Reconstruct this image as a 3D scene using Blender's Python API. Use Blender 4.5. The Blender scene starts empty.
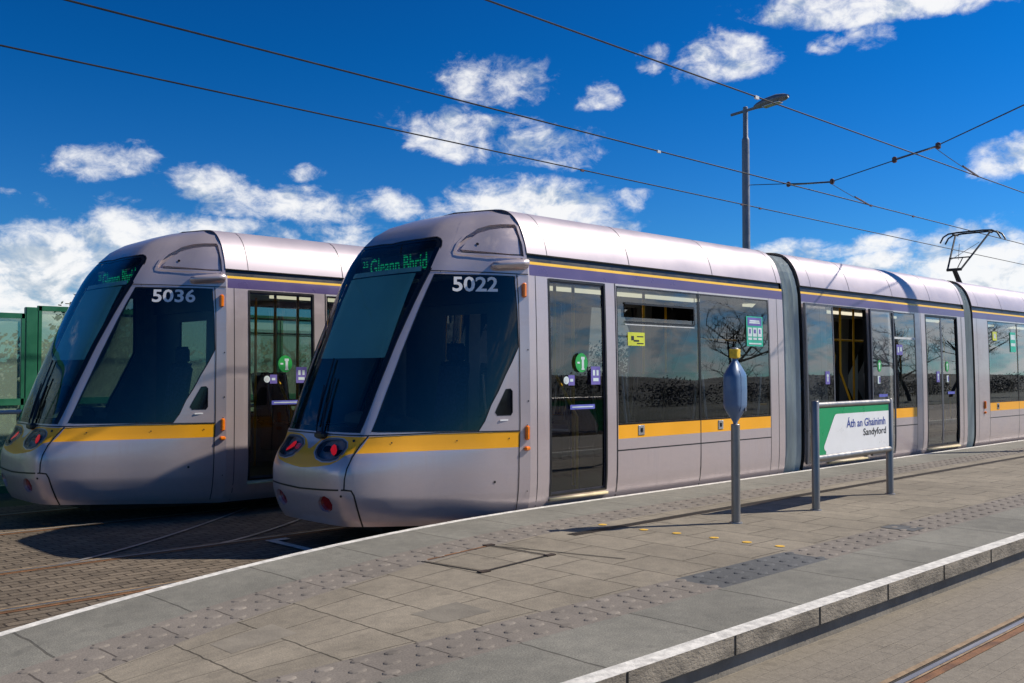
import bpy, math, random
from mathutils import Vector, Matrix
R = math.radians
random.seed(7)
scene = bpy.context.scene
C = scene.collection

# ------------------------------------------------------------------ camera
TH, PITCH, FPX = R(45.8), math.atan(29.5/980), 980.0
cd = bpy.data.cameras.new('camera'); cam = bpy.data.objects.new('camera', cd); C.objects.link(cam)
cam.location = (0, 0, 1.72); cam.rotation_euler = (R(90)+PITCH, 0, TH-R(90))
cd.sensor_width = 36; cd.lens = FPX/1024*36; cd.clip_start = 0.05; cd.clip_end = 3000
scene.camera = cam
FW = Vector((math.cos(TH)*math.cos(PITCH), math.sin(TH)*math.cos(PITCH), math.sin(PITCH)))
RT = Vector((math.sin(TH), -math.cos(TH), 0)); UP = RT.cross(FW)
def sky_dir(px, py):            # compass bearing and height of a cloud seen in the photograph
    d = (FW+RT*((px-512)/FPX)+UP*((341.5-py)/FPX)).normalized()
    return math.atan2(d.y, d.x), math.asin(d.z)

# ------------------------------------------------------------------ light
SUN_EL = R(41.7); SUN_H = Vector((0.868, -0.496))
SUN = Vector((SUN_H.x*math.cos(SUN_EL), SUN_H.y*math.cos(SUN_EL), math.sin(SUN_EL)))
sd = bpy.data.lights.new('sun', 'SUN'); so = bpy.data.objects.new('sun', sd); C.objects.link(so)
sd.energy = 5.0; sd.angle = R(0.5); sd.color = (1.0, 0.92, 0.80)
so.rotation_euler = SUN.to_track_quat('Z', 'Y').to_euler(); so.location = (30, -20, 40)
scene.view_settings.view_transform = 'Standard'; scene.view_settings.look = 'None'
scene.view_settings.exposure = 0.25; scene.view_settings.gamma = 1.0
scene.view_settings.use_curve_mapping = False

world = bpy.data.worlds.new('World'); scene.world = world; world.use_nodes = True
wt = world.node_tree; wn = wt.nodes; wn.clear()
class NB:                        # tiny node helper
    def __init__(s, tree): s.t = tree
    def new(s, typ, **kw):
        n = s.t.nodes.new(typ)
        for k, v in kw.items(): setattr(n, k, v)
        return n
    def link(s, a, b): s.t.links.new(a, b)
    def val(s, sock, v):
        if hasattr(v, 'is_output') or isinstance(v, bpy.types.NodeSocket): s.t.links.new(v, sock)
        else: sock.default_value = v
    def math(s, op, a, b=0.0, c=None, clamp=False):
        n = s.new('ShaderNodeMath', operation=op, use_clamp=clamp)
        s.val(n.inputs[0], a); s.val(n.inputs[1], b)
        if c is not None: s.val(n.inputs[2], c)
        return n.outputs[0]
    def step(s, x, a, b, lo=0.0, hi=1.0):
        n = s.new('ShaderNodeMapRange', interpolation_type='SMOOTHSTEP')
        s.val(n.inputs[0], x); s.val(n.inputs[1], a); s.val(n.inputs[2], b); s.val(n.inputs[3], lo); s.val(n.inputs[4], hi)
        return n.outputs[0]
    def mix(s, f, a, b, mode='MIX'):
        n = s.new('ShaderNodeMix', data_type='RGBA', blend_type=mode)
        s.val(n.inputs[0], f); s.val(n.inputs[6], a); s.val(n.inputs[7], b)
        return n.outputs[2]
    def noise(s, vec, scale, detail=4, rough=0.55, dist=0.0, out=0):
        n = s.new('ShaderNodeTexNoise'); n.inputs['Scale'].default_value = scale
        n.inputs['Detail'].default_value = detail; n.inputs['Roughness'].default_value = rough
        n.inputs['Distortion'].default_value = dist
        if vec is not None: s.link(vec, n.inputs['Vector'])
        return n.outputs[out]

W = NB(wt)
sky = W.new('ShaderNodeTexSky', sky_type='NISHITA'); sky.sun_disc = False
sky.sun_elevation = SUN_EL; sky.sun_rotation = math.atan2(SUN_H.x, SUN_H.y)
sky.air_density = 1.0; sky.dust_density = 0.25; sky.ozone_density = 2.5; sky.altitude = 200
tc = W.new('ShaderNodeTexCoord'); sep = W.new('ShaderNodeSeparateXYZ'); W.link(tc.outputs['Generated'], sep.inputs[0])
az = W.math('ARCTAN2', sep.outputs[1], sep.outputs[0]); el = W.math('ARCSINE', sep.outputs[2])
cmb = W.new('ShaderNodeCombineXYZ'); W.link(az, cmb.inputs[0]); W.link(W.math('MULTIPLY', el, 1.5), cmb.inputs[1])
ang = cmb.outputs[0]
# clouds: (px, py, rx, ry, weight) as they stand in the photograph, turned into compass bearings
CL = [(-150,268,120,38,1.25),(-330,200,80,24,.9),(1160,255,110,34,1.2),(1240,120,60,24,.95),(-60,120,40,14,.7),(490,80,54,26,.92),(540,92,26,16,.7),(608,101,22,13,.8),(650,60,20,17,.85),(725,63,44,27,1.0),(880,2,120,17,1.15),(828,44,20,12,.75),(868,33,20,14,.75),
      (460,130,80,20,.95),(530,148,74,17,.95),(112,160,42,20,.85),(75,147,14,10,.8),(232,192,52,24,1.0),(300,203,80,20,.95),(390,206,38,18,.85),(310,168,18,9,.75),
      (345,232,38,14,.85),(40,276,90,44,1.35),(150,243,85,28,1.25),(240,238,50,14,.8),(535,207,90,28,1.2),(625,193,20,9,.75),(606,222,46,12,.9),(1008,161,36,24,1.15),
      (878,243,46,11,.95),(900,268,60,18,1.1),(990,268,80,36,1.3),(790,250,46,16,.95),(875,131,16,6,.45),(20,195,30,8,.5),(140,206,36,10,.55),(450,215,60,14,.5),(700,262,60,14,.8)]
wv = W.new('ShaderNodeTexNoise'); wv.inputs['Scale'].default_value = 9.0; wv.inputs['Detail'].default_value = 4; W.link(ang, wv.inputs['Vector'])
ws_ = W.new('ShaderNodeSeparateXYZ'); W.link(wv.outputs[1], ws_.inputs[0])
azw = W.math('ADD', az, W.math('MULTIPLY', W.math('SUBTRACT', ws_.outputs[0], .5), .085)); elw = W.math('ADD', el, W.math('MULTIPLY', W.math('SUBTRACT', ws_.outputs[1], .5), .050))
cov = None
for px, py, rx, ry, wgt in CL:
    a, e = sky_dir(px, py); ra = rx/FPX; re = ry/FPX
    dx = W.math('MULTIPLY', W.math('SUBTRACT', azw, a), 1/ra); dy = W.math('MULTIPLY', W.math('SUBTRACT', elw, e), 1/re)
    d2 = W.math('ADD', W.math('MULTIPLY', dx, dx), W.math('MULTIPLY', dy, dy))
    g = W.step(d2, 2.2, 0.0, 0.0, wgt)
    cov = g if cov is None else W.math('MAXIMUM', cov, g)
# the rest of the sky, behind and beside the photographer, is broken cumulus too
vb = W.new('ShaderNodeVectorMath', operation='DOT_PRODUCT'); W.link(tc.outputs['Generated'], vb.inputs[0])
vb.inputs[1].default_value = (math.cos(TH), math.sin(TH), 0)
behind = W.step(vb.outputs['Value'], 0.72, 0.35, 0.0, 1.0)
bn = W.noise(ang, 3.0, 3, 0.5)
low = W.step(el, R(24), R(8), 0.0, 1.15)
cov = W.math('MAXIMUM', cov, W.math('MULTIPLY', behind, W.math('MULTIPLY', W.math('MULTIPLY', low, W.step(az, R(-88), R(-64), .12, 1.0)), W.step(bn, 0.28, 0.52))))
n1 = W.noise(ang, 19.0, 11, 0.60, 0.4)
n2 = W.noise(ang, 60.0, 8, 0.68, 0.5)
dens = W.math('ADD', cov, W.math('ADD', W.math('MULTIPLY', W.math('SUBTRACT', n1, 0.5), 2.3), W.math('MULTIPLY', W.math('SUBTRACT', n2, 0.5), 1.25)))
dens = W.math('MULTIPLY', W.step(dens, 0.36, 1.45), W.step(cov, 0.02, 0.35))
off = W.new('ShaderNodeVectorMath', operation='ADD'); W.link(ang, off.inputs[0]); off.inputs[1].default_value = (-0.012, 0.034, 0)
n1b = W.noise(off.outputs[0], 19.0, 4, 0.58, 0.4)
lit = W.step(W.math('SUBTRACT', n1, n1b), -0.16, 0.06)
ccol = W.mix(lit, (0.52, 0.60, 0.69, 1), (0.97, 0.97, 0.97, 1))
s1 = W.new('ShaderNodeVectorMath', operation='SCALE'); W.link(sky.outputs[0], s1.inputs[0]); s1.inputs['Scale'].default_value = 1/5
gm = W.new('ShaderNodeGamma'); W.link(s1.outputs[0], gm.inputs[0]); gm.inputs[1].default_value = 1.58
s2 = W.new('ShaderNodeVectorMath', operation='SCALE'); W.link(gm.outputs[0], s2.inputs[0]); s2.inputs['Scale'].default_value = 5
skyc = W.mix(1.0, s2.outputs[0], W.mix(W.step(el, R(19), R(3)), (0.02, 0.47, 0.775, 1), (0.17, 0.45, 0.72, 1)), 'MULTIPLY')
SKY_STR = 0.10
cs = W.new('ShaderNodeVectorMath', operation='SCALE'); W.link(ccol, cs.inputs[0]); cs.inputs['Scale'].default_value = 0.85/SKY_STR
tot = W.mix(W.math('MULTIPLY', dens, 0.95), skyc, cs.outputs[0])
bg = W.new('ShaderNodeBackground'); bg.inputs[1].default_value = SKY_STR; W.link(tot, bg.inputs[0])
wo = W.new('ShaderNodeOutputWorld'); W.link(bg.outputs[0], wo.inputs[0])

# ------------------------------------------------------------------ materials
def base_mat(name):
    m = bpy.data.materials.new(name); m.use_nodes = True
    b = m.node_tree.nodes['Principled BSDF']; return m, NB(m.node_tree), b
def pm(name, col, rough=0.5, metal=0.0, var=0.12, scale=6.0, bump=0.0, bscale=60.0, coat=0.0, stretch=(1,1,1), rvar=0.1, spec=0.5):
    m, n, b = base_mat(name)
    t = n.new('ShaderNodeTexCoord'); mp = n.new('ShaderNodeMapping'); mp.inputs['Scale'].default_value = stretch
    n.link(t.outputs['Object'], mp.inputs[0]); v = mp.outputs[0]
    f = n.noise(v, scale, 6, 0.6)
    lo = tuple(c*(1-var) for c in col)+(1,); hi = tuple(min(1, c*(1+var)) for c in col)+(1,)
    n.link(n.mix(n.step(f, 0.3, 0.7), lo, hi), b.inputs['Base Color'])
    n.link(n.step(f, 0.25, 0.75, max(0.02, rough-rvar), min(1, rough+rvar)), b.inputs['Roughness'])
    b.inputs['Metallic'].default_value = metal; b.inputs['Specular IOR Level'].default_value = spec
    if coat: b.inputs['Coat Weight'].default_value = coat; b.inputs['Coat Roughness'].default_value = 0.06
    if bump:
        bp = n.new('ShaderNodeBump'); bp.inputs['Strength'].default_value = bump; bp.inputs['Distance'].default_value = 0.01
        n.link(n.noise(v, bscale, 5, 0.6), bp.inputs['Height']); n.link(bp.outputs[0], b.inputs['Normal'])
    return m
def glass_mat(name, tint, ior=1.5, rough=0.0, extra=None, refl=1.3):
    m = bpy.data.materials.new(name); m.use_nodes = True; n = NB(m.node_tree); m.node_tree.nodes.clear()
    o = n.new('ShaderNodeOutputMaterial'); tr = n.new('ShaderNodeBsdfTransparent'); tr.inputs[0].default_value = tint+(1,)
    gl = n.new('ShaderNodeBsdfGlossy'); gl.inputs['Roughness'].default_value = rough; gl.inputs[0].default_value = (.95,.97,1,1)
    fr = n.new('ShaderNodeFresnel'); fr.inputs[0].default_value = ior
    mx = n.new('ShaderNodeMixShader'); n.link(n.math('MINIMUM', n.math('MULTIPLY', fr.outputs[0], refl), 1.0), mx.inputs[0])
    a = tr.outputs[0]
    if extra:
        df = n.new('ShaderNodeBsdfDiffuse'); df.inputs[0].default_value = extra[0]+(1,)
        m2 = n.new('ShaderNodeMixShader'); m2.inputs[0].default_value = extra[1]; n.link(a, m2.inputs[1]); n.link(df.outputs[0], m2.inputs[2]); a = m2.outputs[0]
    n.link(a, mx.inputs[1]); n.link(gl.outputs[0], mx.inputs[2]); n.link(mx.outputs[0], o.inputs[0])
    return m
def emit_mat(name, col, s):
    m, n, b = base_mat(name); b.inputs['Base Color'].default_value = tuple(c*.4 for c in col)+(1,)
    b.inputs['Emission Color'].default_value = col+(1,); b.inputs['Emission Strength'].default_value = s; b.inputs['Roughness'].default_value = .3
    return m
def paving_mat(name, col, mortar, bw, bh, msize, swap=False, offset=0.5, var=0.16, bump=0.5, rough=0.85, phase=(0,0), blotch=0.18, grain=90, speck=0.10, smooth=0.3, streak=False, worn=False):
    """slabs or setts laid to UV coordinates in metres"""
    m, n, b = base_mat(name)
    uv = n.new('ShaderNodeUVMap'); mp = n.new('ShaderNodeMapping')
    mp.inputs['Location'].default_value = (phase[0], phase[1], 0); n.link(uv.outputs[0], mp.inputs[0]); v = mp.outputs[0]
    if swap:
        mp.inputs['Rotation'].default_value = (0, 0, R(90))
    wob = n.new('ShaderNodeVectorMath', operation='SCALE'); wob.inputs['Scale'].default_value = min(bw, bh)*0.06
    nc = n.new('ShaderNodeTexNoise'); nc.inputs['Scale'].default_value = 2.5/min(bw, bh); n.link(v, nc.inputs['Vector']); n.link(nc.outputs[1], wob.inputs[0])
    ad = n.new('ShaderNodeVectorMath', operation='ADD'); n.link(v, ad.inputs[0]); n.link(wob.outputs[0], ad.inputs[1])
    br = n.new('ShaderNodeTexBrick'); n.link(ad.outputs[0], br.inputs['Vector'])
    br.inputs['Scale'].default_value = 1; br.inputs['Brick Width'].default_value = bw; br.inputs['Row Height'].default_value = bh
    br.inputs['Mortar Size'].default_value = msize; br.inputs['Mortar Smooth'].default_value = smooth; br.offset = offset
    br.inputs['Color1'].default_value = tuple(c*(1-var) for c in col)+(1,); br.inputs['Color2'].default_value = tuple(c*(1+var) for c in col)+(1,)
    br.inputs['Mortar'].default_value = mortar+(1,)
    big = n.noise(v, 0.9, 6, 0.65); mid = n.noise(v, 9.0, 6, 0.7); fine = n.noise(v, grain, 3, 0.7)
    c = n.mix(1.0, br.outputs[0], n.mix(n.step(big, 0.3, 0.72), (1-blotch,)*3+(1,), (1+blotch,)*3+(1,)), 'MULTIPLY')
    c = n.mix(1.0, c, n.mix(n.step(mid, 0.3, 0.7), (1-blotch*.7,)*3+(1,), (1+blotch*.6, 1+blotch*.55, 1+blotch*.45, 1), ), 'MULTIPLY')
    c = n.mix(1.0, c, n.mix(n.step(fine, 0.3, 0.7), (1-speck*2,)*3+(1,), (1+speck*2,)*3+(1,)), 'MULTIPLY')
    if streak:                   # pale scrapes and drips across the slab
        sm = n.new('ShaderNodeMapping'); sm.inputs['Scale'].default_value = (7.0, .55, 1); sm.inputs['Rotation'].default_value = (0, 0, .25); n.link(v, sm.inputs[0])
        c = n.mix(n.step(n.noise(sm.outputs[0], 1.0, 4, .6), .60, .72, 0, .30), c, tuple(min(1, x*1.75) for x in col)+(1,))
    if worn:                     # joints filled and worn away in places
        c = n.mix(n.step(n.noise(v, 2.2, 5, .7), .28, .50, 0, .92), c, n.mix(n.noise(v, 17, 6, .75), tuple(x*.55 for x in col)+(1,), tuple(x*1.5 for x in col)+(1,)))
    gum = n.new('ShaderNodeTexVoronoi'); gum.inputs['Scale'].default_value = 3.1; n.link(v, gum.inputs['Vector'])
    c = n.mix(n.step(gum.outputs['Distance'], .055, .035, 0, .45), c, tuple(x*.62 for x in col)+(1,))
    spots = n.step(n.noise(v, 4.3, 2, 0.4), 0.675, 0.70, 0.0, 0.35)
    c = n.mix(spots, c, tuple(x*.55 for x in col)+(1,))
    n.link(c, b.inputs['Base Color']); b.inputs['Roughness'].default_value = rough; b.inputs['Specular IOR Level'].default_value = .3
    h = n.math('ADD', n.math('MULTIPLY', br.outputs[1], -.18 if worn else -1.0), n.math('ADD', n.math('MULTIPLY', mid, 0.35), n.math('MULTIPLY', fine, 0.25)))
    bp = n.new('ShaderNodeBump'); bp.inputs['Strength'].default_value = bump; bp.inputs['Distance'].default_value = 0.012
    n.link(h, bp.inputs['Height']); n.link(bp.outputs[0], b.inputs['Normal'])
    return m

PAINT = (.580,.490,.490)
def paint_mat(name, col):
    m, n, b = base_mat(name); t = n.new('ShaderNodeTexCoord'); o = t.outputs['Object']
    mp = n.new('ShaderNodeMapping'); mp.inputs['Scale'].default_value = (9, 9, .7); n.link(o, mp.inputs[0])
    mp2 = n.new('ShaderNodeMapping'); mp2.inputs['Scale'].default_value = (1.2, 1.2, 3); n.link(o, mp2.inputs[0])
    st = n.step(n.noise(mp.outputs[0], 1.0, 6, .65), .48, .74, 0, .22); fl = n.step(n.noise(mp2.outputs[0], 1.6, 6, .7), .42, .72, 0, .22)
    fine = n.noise(o, 140, 2, .6)
    c = n.mix(n.math('MAXIMUM', st, fl), tuple(col)+(1,), (col[0]*.62, col[1]*.60, col[2]*.54, 1))
    c = n.mix(n.step(fine, .3, .7, 0, .10), c, (.7,.66,.69,1))
    n.link(c, b.inputs['Base Color']); b.inputs['Metallic'].default_value = .50
    n.link(n.math('ADD', .29, n.math('MULTIPLY', n.math('MAXIMUM', st, fl), .8)), b.inputs['Roughness'])
    b.inputs['Coat Weight'].default_value = .5; b.inputs['Coat Roughness'].default_value = .08
    return m
M = dict(
 paint=paint_mat('lilac_grey_paint', PAINT),
 roofpaint=pm('lilac_roof_paint', (.45,.395,.43), .46, .30, .06, 1.2, coat=.12, rvar=.05),
 purple=pm('purple_band', (.105,.078,.205), .35, .0, .06, 2, coat=.3),
 yellow=pm('amber_band', (.96,.43,.004), .42, .0, .04, 2, coat=.15),
 black=pm('black_trim', (.012,.012,.013), .38, .0, .3, 5),
 frit=pm('black_glass_border', (.006,.007,.009), .06, .0, .2, 4),
 rubber=pm('grey_rubber', (.55,.59,.55), .7, 0, .25, 2, .2, 20, stretch=(3,3,.4)),
 under=pm('underframe', (.02,.019,.018), .8, 0, .4, 4),
 lining=pm('dark_lining', (.22,.22,.225), .6),
 floor_in=pm('tram_floor', (.15,.15,.155), .7),
 ceil_in=pm('tram_ceiling', (.55,.55,.53), .5),
 seat=pm('seat_moquette', (.045,.048,.095), .85, 0, .5, 30),
 seat_edge=pm('seat_shell', (.62,.65,.74), .4),
 yel_pole=pm('yellow_handrail', (.88,.44,.01), .35, 0, .05),
 dash=pm('dark_console', (.06,.062,.07), .55),
 white=pm('white_mark', (.80,.80,.80), .45, 0, .03),
 glass=glass_mat('window_glass', (.62,.68,.65), refl=2.1), cabglass=glass_mat('cab_window_glass', (.44,.51,.49), refl=1.1),
 wglass=glass_mat('windscreen_glass', (.66,.88,.84), refl=1.05),
 lens=glass_mat('lamp_lens', (.88,.89,.90), refl=.6),
 red=emit_mat('lit_red_lamp', (.75,.015,.03), .40),
 redlens=pm('red_lens', (.22,.010,.012), .15, 0, .15, 20, coat=.6),
 orange=pm('orange_lens', (.85,.20,.005), .2, 0, .1, 30, coat=.6),
 chrome=pm('lamp_reflector', (.62,.62,.64), .22, .9, .1),
 lampgrey2=pm('lamp_bowl', (.30,.28,.31), .5, 0, .25, 18), sunlit_stripe=pm('sunlit_yellow_line', (.95,.56,.035), .4, 0, .04, 2),  # yellow line is lighter than the amber band: stronger sun put into its colour
 lampdark=pm('lamp_housing', (.10,.10,.12), .35, .3),
 green=pm('green_sticker', (.02,.36,.07), .4), lilac=pm('violet_sticker', (.15,.12,.40), .4), teal=pm('teal_poster', (.03,.45,.30), .4),
 limey=pm('lime_sticker', (.62,.66,.05), .4), palet=pm('pale_sticker', (.62,.72,.72), .4), blue=pm('blue_strip', (.12,.13,.50), .4),
 cream=pm('cream_sill', (.60,.50,.30), .5, 0, .15), steel=pm('brushed_steel', (.27,.26,.25), .42, .75, .12, 12, stretch=(1,1,.2)),
 blind=pm('cab_blind', (.36,.52,.50), .8, 0, .06, 2), pale=pm('pale_trim', (.60,.62,.62), .5),
 partition=pm('cab_partition', (.12,.125,.13), .5),
 galv=pm('galvanised_steel', (.30,.32,.34), .45, .55, .15, 8, stretch=(1,1,.3)),
 lampgrey=pm('grey_lamp_paint', (.20,.22,.25), .45, .2),
 wire=pm('dark_cable', (.018,.017,.017), .5, .3), insul=pm('brown_insulator', (.10,.035,.02), .4),
 panto=pm('pantograph_steel', (.035,.035,.035), .5, .4),
 railedge=pm('tan_rail_edge', (.27,.19,.115), .8, .1, .3, 9, .3, 40),
 ruststeel=pm('rusty_rail', (.20,.095,.042), .75, .2, .35, 7, .3, 40), shine=pm('worn_rail_top', (.40,.38,.36), .45, .7, .15, 3, stretch=(.3,6,1)),
 groove=pm('rail_groove', (.025,.02,.017), .9),
 dkgrate=pm('iron_grating', (.045,.030,.022), .7, .3, .3, 20), hole=pm('grating_slot', (.008,.007,.006), .9),
 fgreen=pm('green_steel', (.018,.150,.080), .45, .1, .15, 3), fglass=glass_mat('hazy_screen', (.86,.95,.88), 1.45, 0.1, ((.50,.66,.50), .36)),
 vblue=pm('blue_grey_cover', (.085,.155,.285), .38, 0, .06, 3, coat=.2), vyel=pm('yellow_cap', (.72,.47,.02), .45, 0, .2, 40),
 signw=pm('white_sign_face', (.78,.79,.80), .35, 0, .02), signg=pm('green_sign_face', (.0,.30,.105), .35, 0, .03), ink=pm('black_lettering', (.015,.015,.018), .5), inkb=pm('blue_lettering', (.025,.055,.30), .5),
 dotyel=pm('yellow_paint', (.66,.39,.04), .6, 0, .2, 30),
 edgewhite=pm('worn_white_paint', (.60,.58,.535), .75, 0, .24, 16, .4, 70),
 cop=pm('rough_concrete', (.20,.175,.14), .95, 0, .40, 5, .9, 34, stretch=(1,1,2)), wall=pm('stained_concrete', (.20,.18,.15), .95, 0, .25, 3, .5, 30),
 bark=pm('bark', (.075,.06,.045), .9, 0, .3, 6, .6, 20), twig=pm('twig', (.05,.042,.035), .9),
 leaf1=pm('leaf_green', (.060,.105,.030), .55, 0, .45, .9), leaf2=pm('leaf_dark', (.030,.060,.022), .55, 0, .4, .9), leaf3=pm('leaf_olive', (.105,.120,.040), .6, 0, .35, .9),
 farwood=pm('distant_woodland', (.012,.017,.010), .95, 0, .4, .12), added_verge=pm('added_verge_dark', (.022,.030,.013), .95, 0, .4, .5), striplight=emit_mat('ceiling_strip_lamp', (1.0,.90,.68), .75), hedgeleaf=pm('dull_hedge_leaf', (.008,.012,.006), .8, 0, .3, .5),
 grass=pm('rough_grass', (.055,.085,.025), .95, 0, .45, .6, .5, 30), earth=pm('gravelly_ground', (.15,.135,.11), .95, 0, .3, .4, .5, 20),
 pipe=pm('white_pipe', (.72,.68,.66), .45),
)
# rows of green lamps: lit points, dark between
def led_mat():
    m, n, b = base_mat('green_lamp_matrix'); b.inputs['Base Color'].default_value = (.004,.02,.012,1)
    t = n.new('ShaderNodeTexCoord'); s = n.new('ShaderNodeSeparateXYZ'); n.link(t.outputs['Object'], s.inputs[0])
    a = n.math('SINE', n.math('MULTIPLY', s.outputs[1], 2*math.pi/.020)); c = n.math('SINE', n.math('MULTIPLY', s.outputs[2], 2*math.pi/.026))
    f = n.math('MULTIPLY', n.step(a, -.7, .2, .35, 1), n.step(c, -.5, .3, .05, 1))
    b.inputs['Emission Color'].default_value = (.02,.85,.36,1); n.link(n.math('MULTIPLY', f, .30), b.inputs['Emission Strength'])
    return m
M['led'] = led_mat()

# ------------------------------------------------------------------ mesh helpers
class MB:
    def __init__(s): s.v = []; s.f = []; s.m = []; s.n = []; s.uv = []; s.key = {}; s.mats = []
    def mi(s, mat):
        if mat not in s.mats: s.mats.append(mat)
        return s.mats.index(mat)
    def add(s, p, n=None, uv=None): s.v.append(tuple(p)); s.n.append(tuple(n) if n is not None else (0,0,0)); s.uv.append(uv or (0,0)); return len(s.v)-1
    def face(s, idx, mat):
        ii = []
        for i in idx:
            if i not in ii: ii.append(i)
        if len(ii) >= 3: s.f.append(ii); s.m.append(s.mi(mat))
    def poly(s, pts, mat): s.face([s.add(p) for p in pts], mat)
    def hexa(s, p, mat):             # 8 corners: 0-3 bottom ring, 4-7 top ring
        i = [s.add(q) for q in p]
        for a in ((3,2,1,0),(4,5,6,7),(0,1,5,4),(1,2,6,5),(2,3,7,6),(3,0,4,7)): s.face([i[k] for k in a], mat)
    def box(s, c, sz, mat, rot=None, bev=0.0):
        x, y, z = (q/2 for q in sz); c = Vector(c)
        if bev <= 0:
            pts = [Vector(q) for q in ((-x,-y,-z),(x,-y,-z),(x,y,-z),(-x,y,-z),(-x,-y,z),(x,-y,z),(x,y,z),(-x,y,z))]
            s.hexa([c+(rot @ p if rot else p) for p in pts], mat); return
        b = min(bev, x*.9, y*.9, z*.9); rings = []
        for zz, k in ((-z, b), (-z+b, 0), (z-b, 0), (z, b)):
            xx, yy = x-k, y-k
            ring = [(-xx+b,-yy),(xx-b,-yy),(xx,-yy+b),(xx,yy-b),(xx-b,yy),(-xx+b,yy),(-xx,yy-b),(-xx,-yy+b)]
            rings.append([s.add(c+((rot @ Vector((q[0],q[1],zz))) if rot else Vector((q[0],q[1],zz)))) for q in ring])
        for r0, r1 in zip(rings, rings[1:]):
            for k in range(8): s.face([r0[k], r0[(k+1)%8], r1[(k+1)%8], r1[k]], mat)
        s.face(rings[0][::-1], mat); s.face(rings[-1], mat)
    def tube(s, pts, r, mat, n=8, cap=True):
        pts = [Vector(p) for p in pts]; rr = r if isinstance(r, (list, tuple)) else [r]*len(pts); rings = []
        prev = None
        for i, p in enumerate(pts):
            d = (pts[min(i+1, len(pts)-1)]-pts[max(i-1, 0)]).normalized()
            if prev is None: a = d.orthogonal().normalized()
            else: a = (prev-d*prev.dot(d)).normalized()
            prev = a; b = d.cross(a)
            rings.append([s.add(p+(a*math.cos(2*math.pi*k/n)+b*math.sin(2*math.pi*k/n))*rr[i]) for k in range(n)])
        for r0, r1 in zip(rings, rings[1:]):
            for k in range(n): s.face([r0[k], r0[(k+1)%n], r1[(k+1)%n], r1[k]], mat)
        if cap: s.face(rings[0][::-1], mat); s.face(rings[-1], mat)
    def lathe(s, c, prof, mat, n=16, sx=1, sy=1, p=2.0):
        rings = []
        for z, r in prof:
            ring = []
            for k in range(n):
                a = 2*math.pi*k/n; ca, sa = math.cos(a), math.sin(a)
                q = (abs(ca)**p+abs(sa)**p)**(-1/p)
                ring.append(s.add((c[0]+ca*q*r*sx, c[1]+sa*q*r*sy, c[2]+z)))
            rings.append(ring)
        for r0, r1 in zip(rings, rings[1:]):
            for k in range(n): s.face([r0[k], r0[(k+1)%n], r1[(k+1)%n], r1[k]], mat)
        s.face(rings[0][::-1], mat); s.face(rings[-1], mat)
    def build(s, name, parent=None, smooth=False, auto=None):
        me = bpy.data.meshes.new(name); me.from_pydata(s.v, [], s.f)
        for m in s.mats: me.materials.append(M[m])
        me.polygons.foreach_set('material_index', s.m)
        hasn = any(n != (0,0,0) for n in s.n)
        if any(u != (0,0) for u in s.uv):
            l = me.uv_layers.new(name='UVMap')
            for lp in me.loops: l.data[lp.index].uv = s.uv[lp.vertex_index]
        if hasn or smooth or auto: me.polygons.foreach_set('use_smooth', [True]*len(me.polygons))
        if auto: me.set_sharp_from_angle(angle=R(auto))
        me.update()
        if hasn: me.normals_split_custom_set_from_vertices(s.n)
        o = bpy.data.objects.new(name, me); C.objects.link(o)
        if parent: o.parent = parent
        return o
def tag(o, label=None, cat=None, group=None, kind=None):
    if label: o['label'] = label
    if cat: o['category'] = cat
    if group: o['group'] = group
    if kind: o['kind'] = kind
    return o
def thing(name, label, cat, loc=(0,0,0), rz=0, group=None):
    o = bpy.data.objects.new(name, None); C.objects.link(o); o.location = loc; o.rotation_euler = (0,0,rz)
    return tag(o, label, cat, group)
def struct(o): o['kind'] = 'structure'; return o
def text2d(s, thick=0.0, res=3):
    cu = bpy.data.curves.new('lettering', 'FONT'); cu.body = s; cu.size = 1; cu.offset = thick; cu.resolution_u = res
    ob = bpy.data.objects.new('lettering', cu); C.objects.link(ob)
    dg = bpy.context.evaluated_depsgraph_get(); dg.update(); me = ob.evaluated_get(dg).to_mesh()
    vs = [(v.co.x, v.co.y) for v in me.vertices]; fs = [list(p.vertices) for p in me.polygons]
    ob.evaluated_get(dg).to_mesh_clear(); bpy.data.objects.remove(ob); bpy.data.curves.remove(cu)
    x0 = min(v[0] for v in vs); x1 = max(v[0] for v in vs); y0 = min(v[1] for v in vs); y1 = max(v[1] for v in vs)
    return [((x-x0)/(x1-x0), (y-y0)/(y1-y0)) for x, y in vs], fs
def add_text(mb, s, mapf, mat, thick=0.0):
    vs, fs = text2d(s, thick); idx = [mb.add(*mapf(u, w)) for u, w in vs]
    for f in fs: mb.face([idx[i] for i in f], mat)

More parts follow.
